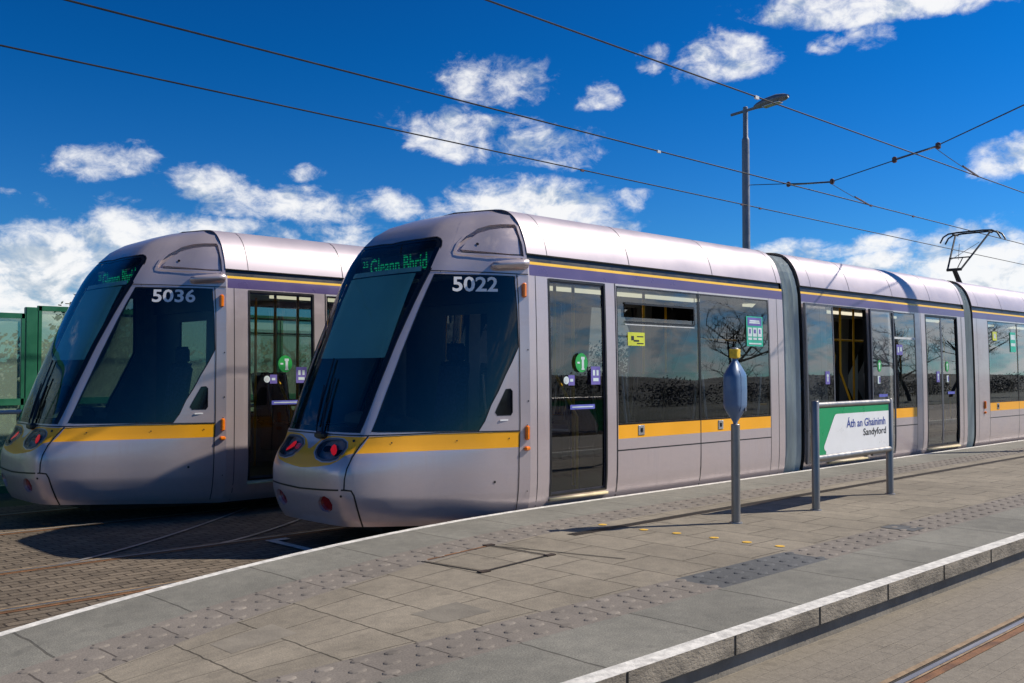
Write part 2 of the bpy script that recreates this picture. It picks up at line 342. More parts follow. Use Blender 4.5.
# ------------------------------------------------------------------ tram surfaces
TV = [0,.03,.07,.12,.20,.30,.36,.42,.47,.80,.84,.88,.92,.96,1.0]
TT = dict(zf=[.25,.32,.42,.55,.72,.90,1.00,1.08,1.16,2.82,2.98,3.10,3.24,3.38,3.49],
          xf=[.366,.328,.291,.258,.255,.313,.390,.425,.455,1.182,1.288,1.396,1.544,1.838,2.25],
          zr=[.15,.22,.34,.50,.72,.90,1.00,1.06,1.12,2.80,2.95,3.11,3.28,3.43,3.49],
          hw=[1.08,1.13,1.17,1.195,1.2,1.2,1.2,1.2,1.2,1.16,1.135,1.09,1.0,.78,0.0])
def _slopes(xs, ys):
    n = len(xs); d = [(ys[i+1]-ys[i])/(xs[i+1]-xs[i]) for i in range(n-1)]; m = [0]*n; m[0] = d[0]; m[-1] = d[-1]
    for i in range(1, n-1):
        if d[i-1]*d[i] > 0:
            h0 = xs[i]-xs[i-1]; h1 = xs[i+1]-xs[i]; w1 = 2*h1+h0; w2 = h1+2*h0; m[i] = (w1+w2)/(w1/d[i-1]+w2/d[i])
    return m
TS = {k: _slopes(TV, v) for k, v in TT.items()}
PT = [0,.15,.28,.34,.40,.50,.65,.82,1]; PY = [0,.28,.48,.545,.59,.66,.775,.915,1]; PXX = [0,.004,.025,.055,.10,.20,.44,.73,1]   # plan of the nose
PSY = _slopes(PT, PY); PSX = _slopes(PT, PXX)
def herm2(y, m, x):
    i = 0
    while i < len(PT)-2 and x >= PT[i+1]: i += 1
    h = PT[i+1]-PT[i]; s = (x-PT[i])/h
    return (2*s**3-3*s**2+1)*y[i]+(s**3-2*s**2+s)*h*m[i]+(-2*s**3+3*s**2)*y[i+1]+(s**3-s**2)*h*m[i+1]
def herm(k, x):
    x = min(1, max(0, x)); i = 0
    while i < len(TV)-2 and x >= TV[i+1]: i += 1
    h = TV[i+1]-TV[i]; s = (x-TV[i])/h; y = TT[k]; m = TS[k]
    return (2*s**3-3*s**2+1)*y[i]+(s**3-2*s**2+s)*h*m[i]+(-2*s**3+3*s**2)*y[i+1]+(s**3-s**2)*h*m[i+1]
def v_of_z(z):                      # section parameter at a height on the straight side
    a, b = 0.0, 1.0
    for _ in range(40):
        c = (a+b)/2
        if herm('zr', c) < z: a = c
        else: b = c
    return (a+b)/2
CAB, TRAM_LEN = 2.25, 32.8
class Nose:
    def __init__(s, rear=False): s.rear = rear; s.c = {}
    def raw(s, t, v):
        xf, zf, zr, hw = (herm(k, v) for k in ('xf','zf','zr','hw'))
        ta = abs(t); by = math.copysign(herm2(PY, PSY, ta), t); bx = herm2(PXX, PSX, ta)
        return Vector((xf+(CAB-xf)*bx, -hw*by, zf+(zr-zf)*bx))
    def P(s, t, v, side=1, off=0.0):
        k = (round(t, 5), round(v, 5))
        if k not in s.c:
            e = 1e-3; vv = min(max(v, e), 1-4*e); tt = min(max(t, -1), 1-e)
            n = (s.raw(tt+e, vv)-s.raw(tt-e, vv)).cross(s.raw(tt, vv+e)-s.raw(tt, vv-e)).normalized()
            p = s.raw(t, v)
            if n.dot(p-Vector((2.2, 0, 1.6))) < 0: n = -n
            if t <= 1e-4: n.y = 0; n.normalize()
            s.c[k] = (p, n)
        p, n = s.c[k]; p = p+n*off; n = n.copy()
        if side < 0: p.y = -p.y; n.y = -n.y
        if s.rear: p.x = TRAM_LEN-p.x; n.x = -n.x
        return p, n
class Body:
    def __init__(s): s.c = {}
    def P(s, x, v, side=1, off=0.0):
        k = round(v, 5)
        if k not in s.c:
            e = 1e-3; vv = min(max(v, e), 1-2*e)
            dy = -(herm('hw', vv+e)-herm('hw', vv-e)); dz = herm('zr', vv+e)-herm('zr', vv-e)
            n = Vector((0, -dz, dy)).normalized()
            if v > .995: n = Vector((0, 0, 1))
            s.c[k] = (-herm('hw', v), herm('zr', v), n)
        y, z, n = s.c[k]; p = Vector((x, y, z))+n*off; n = n.copy()
        if side < 0: p.y = -p.y; n.y = -n.y
        return p, n
def area(p): return .5*sum(p[i][0]*p[(i+1)%len(p)][1]-p[(i+1)%len(p)][0]*p[i][1] for i in range(len(p)))
def halfclip(poly, a, b):
    ins, out = [], []; n = len(poly)
    def sd(p): return (b[0]-a[0])*(p[1]-a[1])-(b[1]-a[1])*(p[0]-a[0])
    for i in range(n):
        p, q = poly[i], poly[(i+1)%n]; d0, d1 = sd(p), sd(q)
        if d0 >= -1e-12: ins.append(p)
        if d0 <= 1e-12: out.append(p)
        if (d0 > 1e-12 and d1 < -1e-12) or (d0 < -1e-12 and d1 > 1e-12):
            t = d0/(d0-d1); r = (p[0]+(q[0]-p[0])*t, p[1]+(q[1]-p[1])*t); ins.append(r); out.append(r)
    return ins, out
def earclip(poly):
    p = list(poly)
    if area(p) < 0: p.reverse()
    tris = []
    def inside(a, b, c, q):
        return all((e[0]-d[0])*(q[1]-d[1])-(e[1]-d[1])*(q[0]-d[0]) > 1e-12 for d, e in ((a,b),(b,c),(c,a)))
    guard = 0
    while len(p) > 3 and guard < 500:
        guard += 1
        for i in range(len(p)):
            a, b, c = p[i-1], p[i], p[(i+1)%len(p)]
            if area([a,b,c]) > 1e-12 and not any(inside(a,b,c,q) for q in p if q not in (a,b,c)):
                tris.append([a,b,c]); p.pop(i); break
        else: p.pop(0)
    tris.append(p); return tris
class Panels:
    def __init__(s, us, vs):
        s.cells = [([(a,c),(b,c),(b,d),(a,d)], None) for a, b in zip(us, us[1:]) for c, d in zip(vs, vs[1:])]
    def cut(s, poly, tagname, convex=False):
        for conv in ([poly if area(poly) > 0 else poly[::-1]] if convex else earclip(poly)):
            bu0 = min(p[0] for p in conv); bu1 = max(p[0] for p in conv); bv0 = min(p[1] for p in conv); bv1 = max(p[1] for p in conv)
            res = []
            for c, t in s.cells:
                if t is not None or max(p[0] for p in c) <= bu0 or min(p[0] for p in c) >= bu1 or max(p[1] for p in c) <= bv0 or min(p[1] for p in c) >= bv1:
                    res.append((c, t)); continue
                rest = c
                for i in range(len(conv)):
                    ins, out = halfclip(rest, conv[i], conv[(i+1)%len(conv)])
                    if len(out) >= 3 and abs(area(out)) > 1e-9: res.append((out, None))
                    rest = ins
                    if len(rest) < 3: break
                if len(rest) >= 3 and abs(area(rest)) > 1e-9: res.append((rest, tagname))
            s.cells = res
    def get(s, t): return [c for c, k in s.cells if k == t]
def emit(mb, surf, polys, side, off, mat):
    for c in polys:
        idx = []
        for u, v in c:
            k = (id(surf), round(u, 4), round(v, 4), side if u > 1e-4 or not isinstance(surf, Nose) else 1, round(off, 4))
            if k not in mb.key: mb.key[k] = mb.add(*surf.P(u, v, side, off))
            idx.append(mb.key[k])
        ii = []
        for i in idx:
            if i not in ii: ii.append(i)
        if len(ii) < 3: continue
        a, b, d = (Vector(mb.v[i]) for i in (ii[0], ii[1], ii[-1])); n = (b-a).cross(d-a)
        if n.dot(Vector(mb.n[ii[0]])) < 0: ii.reverse()
        mb.face(ii, mat)
def dens(pts, step=.035, closed=False):
    out = []; q = list(pts)+([pts[0]] if closed else [])
    for a, b in zip(q, q[1:]):
        k = max(1, int(math.hypot(b[0]-a[0], b[1]-a[1])/step))
        for i in range(k): out.append((a[0]+(b[0]-a[0])*i/k, a[1]+(b[1]-a[1])*i/k))
    if not closed: out.append(q[-1])
    return out
def ribbon(mb, surf, pts, side, w0, w1, off, mat, closed=False, off2=None):
    """a strip laid along a line on the body; w0/w1 are its edges either side of the line, off2 = height of the second edge"""
    d = dens(pts, closed=closed); n = len(d); P = [surf.P(u, v, side, 0) for u, v in d]; L = []
    for i in range(n):
        p, nn = P[i]; a = P[(i-1) % n if closed else max(i-1, 0)][0]; b = P[(i+1) % n if closed else min(i+1, n-1)][0]
        t = (b-a).normalized(); s = nn.cross(t).normalized()
        L.append((mb.add(p+s*w0+nn*off, nn), mb.add(p+s*w1+nn*(off if off2 is None else off2), nn)))
    for i in range(n if closed else n-1):
        (a, b), (c, e) = L[i], L[(i+1) % n]
        f = [a, c, e, b]; q = [Vector(mb.v[k]) for k in f]
        if (q[1]-q[0]).cross(q[3]-q[0]).dot(Vector(mb.n[a])) < 0: f.reverse()
        mb.face(f, mat)
def flat_glass(mb, surf, polys, side, off, mat, box, n=1):
    u0, u1, v0, v1 = box; q = [[surf.P(u, v, side)[1] for u in (u0, u1)] for v in (v0, v1)]; k0 = len(mb.v)
    sub = MB(); emit(sub, surf, polys, side, off, mat); base = k0
    for p, uvk in zip(sub.v, sub.key): 
        u, v = uvk[1], uvk[2]; a = min(1, max(0, (u-u0)/(u1-u0))); b = min(1, max(0, (v-v0)/(v1-v0)))
        nn = ((q[0][0]*(1-a)+q[0][1]*a)*(1-b)+(q[1][0]*(1-a)+q[1][1]*a)*b).normalized(); mb.add(p, nn)
    for f in sub.f: mb.face([i+base for i in f], mat)
def wall(mb, surf, pts, side, o0, o1, mat):
    d = dens(pts, closed=True); A = [mb.add(surf.P(u, v, side, o0)[0]) for u, v in d]; B = [mb.add(surf.P(u, v, side, o1)[0]) for u, v in d]
    for i in range(len(d)):
        j = (i+1) % len(d); mb.face([A[i], A[j], B[j], B[i]], mat)

# outlines on the cab, in (round-the-nose, up-the-section) coordinates
WS_TOP = [(0,.868),(.0769,.8719),(.2318,.8724),(.3500,.8755)]
WS_SIDE = [(.3850,.8762),(.4234,.8706),(.4470,.8616),(.4600,.8460),(.4488,.7814),(.4100,.7195),(.3720,.6526),(.3400,.5704),(.3144,.4554)]
WS = [(0,.452)]+WS_TOP+WS_SIDE
SIDEWIN = [(.3863,.4614),(.4061,.5574),(.4290,.6351),(.4570,.7044),(.489,.7732),(.6719,.7746),(.909,.7764),(.9284,.7133),(.9399,.6526),(.8741,.6019),(.8197,.5453),(.7825,.4646),(.6552,.4618),(.5393,.461)]
BAND = [(.3805,.4307),(.525,.4375),(.6567,.4470),(.787,.4520),(.9524,.4551),(.9542,.3238),(.7942,.3241),(.6695,.3252),(.5451,.3246),(.3480,.3229)]
SEAM = [(.3760,.4380),(.3448,.3678),(.3375,.3011),(.3295,.2425),(.3233,.1912),(.3206,.1450)]
BSEAM = [(0,.1335),(.1045,.1367),(.2248,.1414),(.3206,.1447),(.3612,.1413),(.3758,.1219),(.3843,.0807),(.4004,.0)]
FRONT_Y = [(0,.2330),(.0497,.2363),(.1302,.2464),(.2081,.2603),(.254,.2822),(.2928,.3133),(.3161,.3211),(.3430,.3260),(.3448,.3678),(.3740,.4300),(.1332,.4300),(.0932,.4211),(.0501,.3908),(.0120,.3391),(0,.3350)]
HEADL = [(.0700,.3193),(.0615,.3528),(.0790,.3850),(.1131,.4030),(.1747,.4085),(.2197,.4050),(.2490,.3856),(.2600,.3553),(.2590,.3237),(.2400,.2950),(.2030,.2830),(.1463,.2800),(.0980,.2930)]
REDL = [(.1440,.3440),(.1400,.3640),(.1510,.3770),(.1718,.3691),(.1940,.3450),(.2050,.3270),(.1980,.3150),(.1740,.3243)]
FOG = [(.1302,.0872),(.1540,.1068),(.1860,.1147),(.2190,.1060),(.2355,.0850),(.2260,.0650),(.1930,.0520),(.1520,.0550),(.1300,.0690)]
EAR = [(.5612,.8333),(.5668,.855),(.5978,.8812),(.6702,.9042),(.7515,.9135),(.8384,.9162),(.966,.9155),(.981,.908),(.986,.861),(.984,.8257),(.891,.8239),(.7632,.8238),(.6121,.8228),(.5754,.8249)]
EARIN = [(.5937,.8374),(.6173,.8648),(.6724,.8895),(.7487,.9004),(.8291,.9046),(.953,.9058),(.9573,.8768),(.9575,.8352),(.8627,.8331),(.7613,.8345),(.6744,.8359)]
TRI = [(.8811,.5779),(.9023,.5789),(.9118,.5748),(.9155,.5289),(.9084,.5214),(.8475,.52),(.8389,.5274),(.8455,.5383)]
NUM = [(.5889,.7697),(.8063,.7728),(.8125,.7434),(.6052,.7409)]
def shrink(poly, k):
    cx = sum(p[0] for p in poly)/len(poly); cy = sum(p[1] for p in poly)/len(poly)
    return [(cx+(p[0]-cx)*k, cy+(p[1]-cy)*k) for p in poly]

body = Body(); noses = {False: Nose(False), True: Nose(True)}
def rnd(pts): return pts

def number_mesh(text, rear, sides=(1,-1)):
    mb = MB(); s = noses[rear]
    for sd_ in sides:
        flip = (sd_ < 0) != rear
        def mapf(u, w):
            uu = 1-u if flip else u
            bot = (NUM[3][0]+(NUM[2][0]-NUM[3][0])*uu, NUM[3][1]+(NUM[2][1]-NUM[3][1])*uu)
            top = (NUM[0][0]+(NUM[1][0]-NUM[0][0])*uu, NUM[0][1]+(NUM[1][1]-NUM[0][1])*uu)
            return s.P(bot[0]+(top[0]-bot[0])*w, bot[1]+(top[1]-bot[1])*w, sd_, .004)
        add_text(mb, text, mapf, 'white', .022)
    return mb

def make_cab(root, rear, number):
    s = noses[rear]
    us = sorted(set([i/26 for i in range(27)]+[.25,.29,.31,.33,.36,.40,.44]))
    vs = sorted(set([i/34 for i in range(35)]+[.008,.015,.022,.045,.075,.10,.98,.99]))
    pn = Panels(us, vs)
    pn.cut(WS, 'ws'); pn.cut(SIDEWIN, 'win'); pn.cut(EARIN, 'earin'); pn.cut(EAR, 'ear'); pn.cut(HEADL, 'head'); pn.cut(FOG, 'fog'); pn.cut(TRI, 'tri')
    pn.cut(BAND, 'band'); pn.cut(FRONT_Y, 'fy')
    sh = MB(); ln = MB(); ws = MB()
    for sd_ in (1, -1):
        emit(sh, s, pn.get(None), sd_, 0, 'paint'); emit(sh, s, pn.get('band')+pn.get('fy'), sd_, 0, 'yellow')
        emit(sh, s, pn.get('ear'), sd_, -.035, 'paint'); emit(sh, s, pn.get('earin'), sd_, -.004, 'paint')
        emit(ln, s, pn.get(None)+pn.get('band')+pn.get('fy')+pn.get('ear')+pn.get('earin')+pn.get('tri'), sd_, -.06, 'lining')
        emit(ws, s, pn.get('ws'), sd_, -.004, 'wglass')
    shell = sh.build('cab_shell', root)
    ln.build('cab_lining', root)
    wso = ws.build('windscreen', root)
    # black border, rubber joints and panel gaps
    bo = MB(); gp = MB()
    top = WS_TOP
    for sd_ in (1, -1):
        k = 1 if (sd_ > 0) != rear else -1
        edge = top+WS_SIDE
        ribbon(bo, s, edge, sd_, -.045*k, .004*k, -.002, 'frit'); ribbon(bo, s, [(.3144,.4545),(.2,.453),(0,.452)], sd_, -.055*k, .004*k, -.002, 'frit')
        ribbon(gp, s, edge, sd_, 0, .011*k, .002, 'black')
        ribbon(gp, s, SIDEWIN, sd_, -.004, .004, .0015, 'black', True)
        ribbon(gp, s, SEAM, sd_, -.006, .006, .004, 'black'); ribbon(gp, s, BSEAM, sd_, -.008, .008, .004, 'black')
        ribbon(gp, s, [(0,.4390),(.15,.4390),(.3,.4390),(.3760,.4390),(.525,.4450),(.6567,.4540),(.787,.4580),(.9524,.4600)], sd_, -.006, .006, .0042, 'black')
        ribbon(gp, s, [(.4520,.7800),(.6690,.7812),(.93,.7818),(1.0,.7825)], sd_, -.005, .005, .0042, 'black')
        ribbon(gp, s, [(.9240,.7800),(.9365,.7311),(.945,.6469),(.9514,.5075),(.9518,.195),(.9485,.02)], sd_, -.005, .005, .004, 'black')
        wl = MB(); wall(wl, s, EAR, sd_, 0, -.036, 'paint'); wall(wl, s, EARIN, sd_, -.004, -.036, 'paint')
        ribbon(wl, s, EAR, sd_, -.014, .010, .012, 'paint', True); wl.build('vent_moulding', shell)
        ribbon(gp, s, [(.60,.8305),(.76,.8290),(.955,.8300)], sd_, -.008, .008, -.012, 'black')
        # screws and plugs
        for u, v, r_ in ((.6813,.8565,.016),(.9753,.7521,.008),(.990,.6479,.008),(.990,.5553,.009),(.985,.49,.007),(.5000,.385,.008),(.7145,.3875,.008),(.9043,.393,.008),(.8541,.1534,.014),(.987,.1154,.007),(.2983,.4029,.014),(.3036,.1189,.012)):
            p, nn = s.P(u, v, sd_, .004 if v != .8565 else .002); a = nn.orthogonal().normalized(); b = nn.cross(a)
            gp.face([gp.add(p+(a*math.cos(q*math.pi/5)+b*math.sin(q*math.pi/5))*r_, nn) for q in range(10)], 'black')
    bo.build('windscreen_border', wso); gp.build('panel_joint', root)
    
    for sd_ in (1, -1):
        w = MB(); flat_glass(w, s, pn.get('win'), sd_, -.003, 'cabglass', (.45,.92,.48,.76)); wo_ = w.build('cab_window', root)
        b = MB(); k = 1 if (sd_ > 0) != rear else -1
        ribbon(b, s, SIDEWIN, sd_, .0, .028*k, -.001, 'frit', True); b.build('window_border', wo_)
        w = MB(); emit(w, s, pn.get('tri'), sd_, -.004, 'frit'); ribbon(w, s, TRI, sd_, -.004, .004, .002, 'black', True); w.build('quarter_light', root)
        h = MB(); emit(h, s, pn.get('head'), sd_, -.05, 'lampgrey2'); wall(h, s, HEADL, sd_, .0, -.052, 'lampdark'); ribbon(h, s, HEADL, sd_, -.012, .010, .006, 'lampdark', True)
        ribbon(h, s, shrink(HEADL, 1.10), sd_, -.008, .008, .002, 'paint', True)
        ho = h.build('headlight', root)
        l = MB(); emit(l, s, pn.get('head'), sd_, .001, 'lens'); l.build('lens', ho)
        l = MB(); d = dens(REDL, .03, True); l.face([l.add(*s.P(u, v, sd_, -.022)) for u, v in d], 'red'); wall(l, s, REDL, sd_, -.022, -.05, 'lampdark'); l.build('red_lamp', ho)
        l = MB(); c = shrink(HEADL, .26); c = [(u+.052, v-.012) for u, v in c]; l.face([l.add(*s.P(u, v, sd_, -.026)) for u, v in c], 'chrome'); wall(l, s, c, sd_, -.026, -.05, 'chrome'); l.build('reflector', ho); l = MB()
        c = [(u-.105, v+.016) for u, v in c]; l.face([l.add(*s.P(u, v, sd_, -.026)) for u, v in c], 'chrome'); l.build('reflector', ho)
        f = MB(); emit(f, s, pn.get('fog'), sd_, -.03, 'redlens'); wall(f, s, FOG, sd_, 0, -.03, 'paint'); f.build('tail_lamp', root)
        # blister above the cab window
        mb = MB(); rings = []; n = 12
        A = [(.765,.795),(.772,.796),(.80,.797),(.87,.801),(.94,.804),(.985,.806),(.997,.807)]; rad = [.004,.036,.048,.054,.056,.054,.03]
        for (u, v), r_ in zip(A, rad):
            p, nn = s.P(u, v, sd_, .02); a = nn; b = Vector((0,0,1))
            rings.append([mb.add(p+a*math.cos(2*math.pi*q/n)*r_*1.5+b*math.sin(2*math.pi*q/n)*r_) for q in range(n)])
        for r0, r1 in zip(rings, rings[1:]):
            for q in range(n): mb.face([r0[q], r0[(q+1)%n], r1[(q+1)%n], r1[q]], 'paint')
        mb.face(rings[-1], 'paint'); mb.build('camera_pod', root, smooth=True)
        for u, z0, hh, ww in ((.971,2.555,.15,.05),(.984,1.085,.15,.05),(.984,.925,.045,.075)):
            p, nn = s.P(u, v_of_z(z0), sd_, .012)
            mb = MB(); mb.box(p, (ww, .04, hh), 'orange', bev=.012); mb.build('marker_lamp', root)
        mb = MB(); p, nn = s.P(.878, .507, sd_, .003); mb.box(p, (.10, .006, .015), 'white', Matrix.Rotation(-.12*sd_*(-1 if rear else 1), 3, 'Z')); mb.build('label_plate', root)
    for sd_ in (1,-1): number_mesh(number, rear, (sd_,)).build('fleet_number', root)
    fx = (lambda x: TRAM_LEN-x) if rear else (lambda x: x); sx = -1 if rear else 1
    # wipers
    mb = MB()
    for t0, t1, v0, v1 in ((.035,-.03,.430,.575),(.075,.03,.430,.54)):
        pts = []
        for i in range(6):
            q = i/5; t = t0+(t1-t0)*q; v = v0+(v1-v0)*q
            pts.append(s.P(abs(t), v, 1 if t >= 0 else -1, .035)[0])
        mb.tube(pts, .008, 'black', 6)
        pts2 = [s.P(abs(t1+(t0-t1)*q), v1-.10+.15*q2, 1 if t1+(t0-t1)*q >= 0 else -1, .018)[0] for q, q2 in ((.55,0),(.2,.5),(-.15,1))]
        mb.tube(pts2, .009, 'black', 6)
    mb.box(s.P(.06, .425, 1, .02)[0], (.08,.16,.07), 'black', bev=.02); mb.build('wiper', root)
    # destination display behind the glass
    mb = MB(); mb.box((fx(1.46), 0, 2.85), (.05, 1.30, .25), 'black'); dd = mb.build('destination_display', root)
    mb = MB(); mb.box((fx(1.432), 0, 2.85), (.002, 1.24, .20), 'lampdark')
    def mapd(y0, y1, z0, z1):
        return lambda u, w: ((fx(1.426), sx*(y0+(y1-y0)*u), z0+(z1-z0)*w), (-sx, 0, 0))
    add_text(mb, 'Gleann Bhríd', mapd(.46,-.52,2.765,2.945), 'led', .012); add_text(mb, '25', mapd(.60,.50,2.86,2.93), 'led', .0)
    mb.build('display_lettering', dd)
    # blind, rail, desk, seat, partition
    mb = MB()
    for sd_ in (1,-1): emit(mb, s, [[(a,c),(b,c),(b,d),(a,d)] for a, b in ((0,.1),(.1,.2),(.2,.30)) for c, d in ((.632,.69),(.69,.74),(.74,.785))], sd_, -.085, 'blind')
    mb.build('sun_blind', root)
    mb = MB()
    for sd_ in (1,-1): ribbon(mb, s, [(0,.795),(.2,.795),(.34,.795)], sd_, -.03, .03, -.09, 'pale')
    mb.build('blind_rail', root)
    mb = MB(); mb.box((fx(1.05), 0, .96), (.8, 1.0, .26), 'dash', bev=.08); mb.box((fx(1.28), 0, 1.15), (.45, .95, .20), 'dash', Matrix.Rotation(.3*sx, 3, 'Y'), .06)
    mb.box((fx(1.05), -.15, 1.20), (.05,.30,.20), 'dash', Matrix.Rotation(-.4*sx, 3, 'Y'), .02); mb.build('driving_desk', root)
    mb = MB(); mb.box((fx(1.95), 0, .95), (.5,.5,.14), 'seat', bev=.05); mb.box((fx(2.2), 0, 1.40), (.14,.48,.85), 'seat', Matrix.Rotation(.15*sx, 3, 'Y'), .06); mb.box((fx(2.27), 0, 1.92), (.10,.28,.22), 'seat', bev=.04); mb.tube([(fx(1.95),0,.4),(fx(1.95),0,.9)], .07, 'dash'); mb.build('driver_seat', root)
    mb = MB(); mb.box((fx(2.42), -.72, 1.55), (.03,.70,2.3), 'partition'); mb.box((fx(2.42), .72, 1.55), (.03,.70,2.3), 'partition'); mb.box((fx(2.42), 0, 2.56), (.03,.74,.40), 'partition'); mb.box((fx(2.38), 0, 2.62), (.05,2.1,.28), 'dash'); mb.build('cab_partition', root)
    mb = MB(); mb.box((fx(1.65), 0, .40), (1.2, 1.4, .05), 'floor_in'); mb.build('cab_floor', root)
    mb = MB(); mb.hexa([(fx(q[0]), q[1], q[2]) for q in ((1.0,-.35,.10),(2.3,-.8,.10),(2.3,.8,.10),(1.0,.35,.10),(1.0,-.35,.30),(2.3,-.8,.30),(2.3,.8,.30),(1.0,.35,.30))], 'under'); mb.build('underframe', root)

ZB, ZT = 1.105, 2.69
def sticker(parent, name, x, z, w, h, mat, side, off=.006, round_=False, marks=()):
    """printed transfer on the glass; w,h in metres; marks are (dx,dz,w,h,mat) pieces of its print"""
    mb = MB(); v = v_of_z(z); p, nn = body.P(x, v, side, off); up = Vector((0,0,1)); up = (up-nn*up.dot(nn)).normalized(); rt = up.cross(nn)*1.0
    def quad(cx, cz, ww, hh, m, e, rd=False):
        c = p+rt*cx+up*cz+nn*e
        if rd: mb.face([mb.add(c+rt*math.cos(k*math.pi/10)*ww/2+up*math.sin(k*math.pi/10)*hh/2, nn) for k in range(20)], m)
        else: mb.face([mb.add(c+rt*a*ww/2+up*b*hh/2, nn) for a, b in ((-1,-1),(1,-1),(1,1),(-1,1))], m)
    quad(0, 0, w, h, mat, 0, round_)
    for i, q in enumerate(marks): quad(q[0], q[1], q[2], q[3], q[4], .0015+.0002*i, len(q) > 5)
    return mb.build(name, parent)
RT_SIGN = 1
def door_stickers(door, x0, x1, side):
    w = x1-x0; f = lambda q: x0+w*q if side > 0 else x0+w*q
    sticker(door, 'door_sticker', f(.54), 1.81, .20, .21, 'green', side, round_=True, marks=((.02,0,.035,.13,'palet'),(.02,.05,.06,.03,'palet'),(-.05,0,.04,.02,'palet'),(.02,-.07,.05,.015,'palet')))
    sticker(door, 'door_sticker', f(.79), 1.67, .155, .20, 'lilac', side, marks=((-.03,.03,.035,.06,'palet'),(.03,.03,.035,.06,'palet'),(0,-.045,.09,.035,'palet')))
    sticker(door, 'door_button', f(.255), 1.62, .085, .085, 'palet', side, .02, True, marks=((0,0,.05,.05,'pale',1),))
    sticker(door, 'door_sticker', f(.36), 1.62, .10, .11, 'lilac', side, marks=((0,.0,.05,.03,'palet'),))
    sticker(door, 'door_sticker', f(.55), 1.33, .40, .05, 'blue', side, marks=((0,0,.34,.012,'palet'),))

SEATMESH = {}
def seat(root, x, y, face, z=.80):
    key = face
    if key not in SEATMESH:
        mb = MB(); mb.box((0, 0, .42), (.44, .43, .10), 'seat', bev=.04); mb.box((-.22*face, 0, .78), (.09, .43, .72), 'seat', Matrix.Rotation(-.14*face, 3, 'Y'), .04)
        for dy in (-.225, .225): mb.tube([(.18*face, dy, .40), (-.18*face, dy, .42), (-.24*face, dy, .75), (-.285*face, dy, 1.12)], .018, 'seat_edge', 6)
        mb.box((-.02*face, 0, .20), (.30, .30, .38), 'dash')
        o = mb.build('seat', root); SEATMESH[key] = o.data
    else:
        o = bpy.data.objects.new('seat', SEATMESH[key]); C.objects.link(o); o.parent = root
    o.location = (x, y, z-.24)
    return o
def pole(root, pts, r=.019):
    mb = MB(); mb.tube(pts, r, 'yel_pole', 8); return mb.build('grab_pole', root, smooth=True)

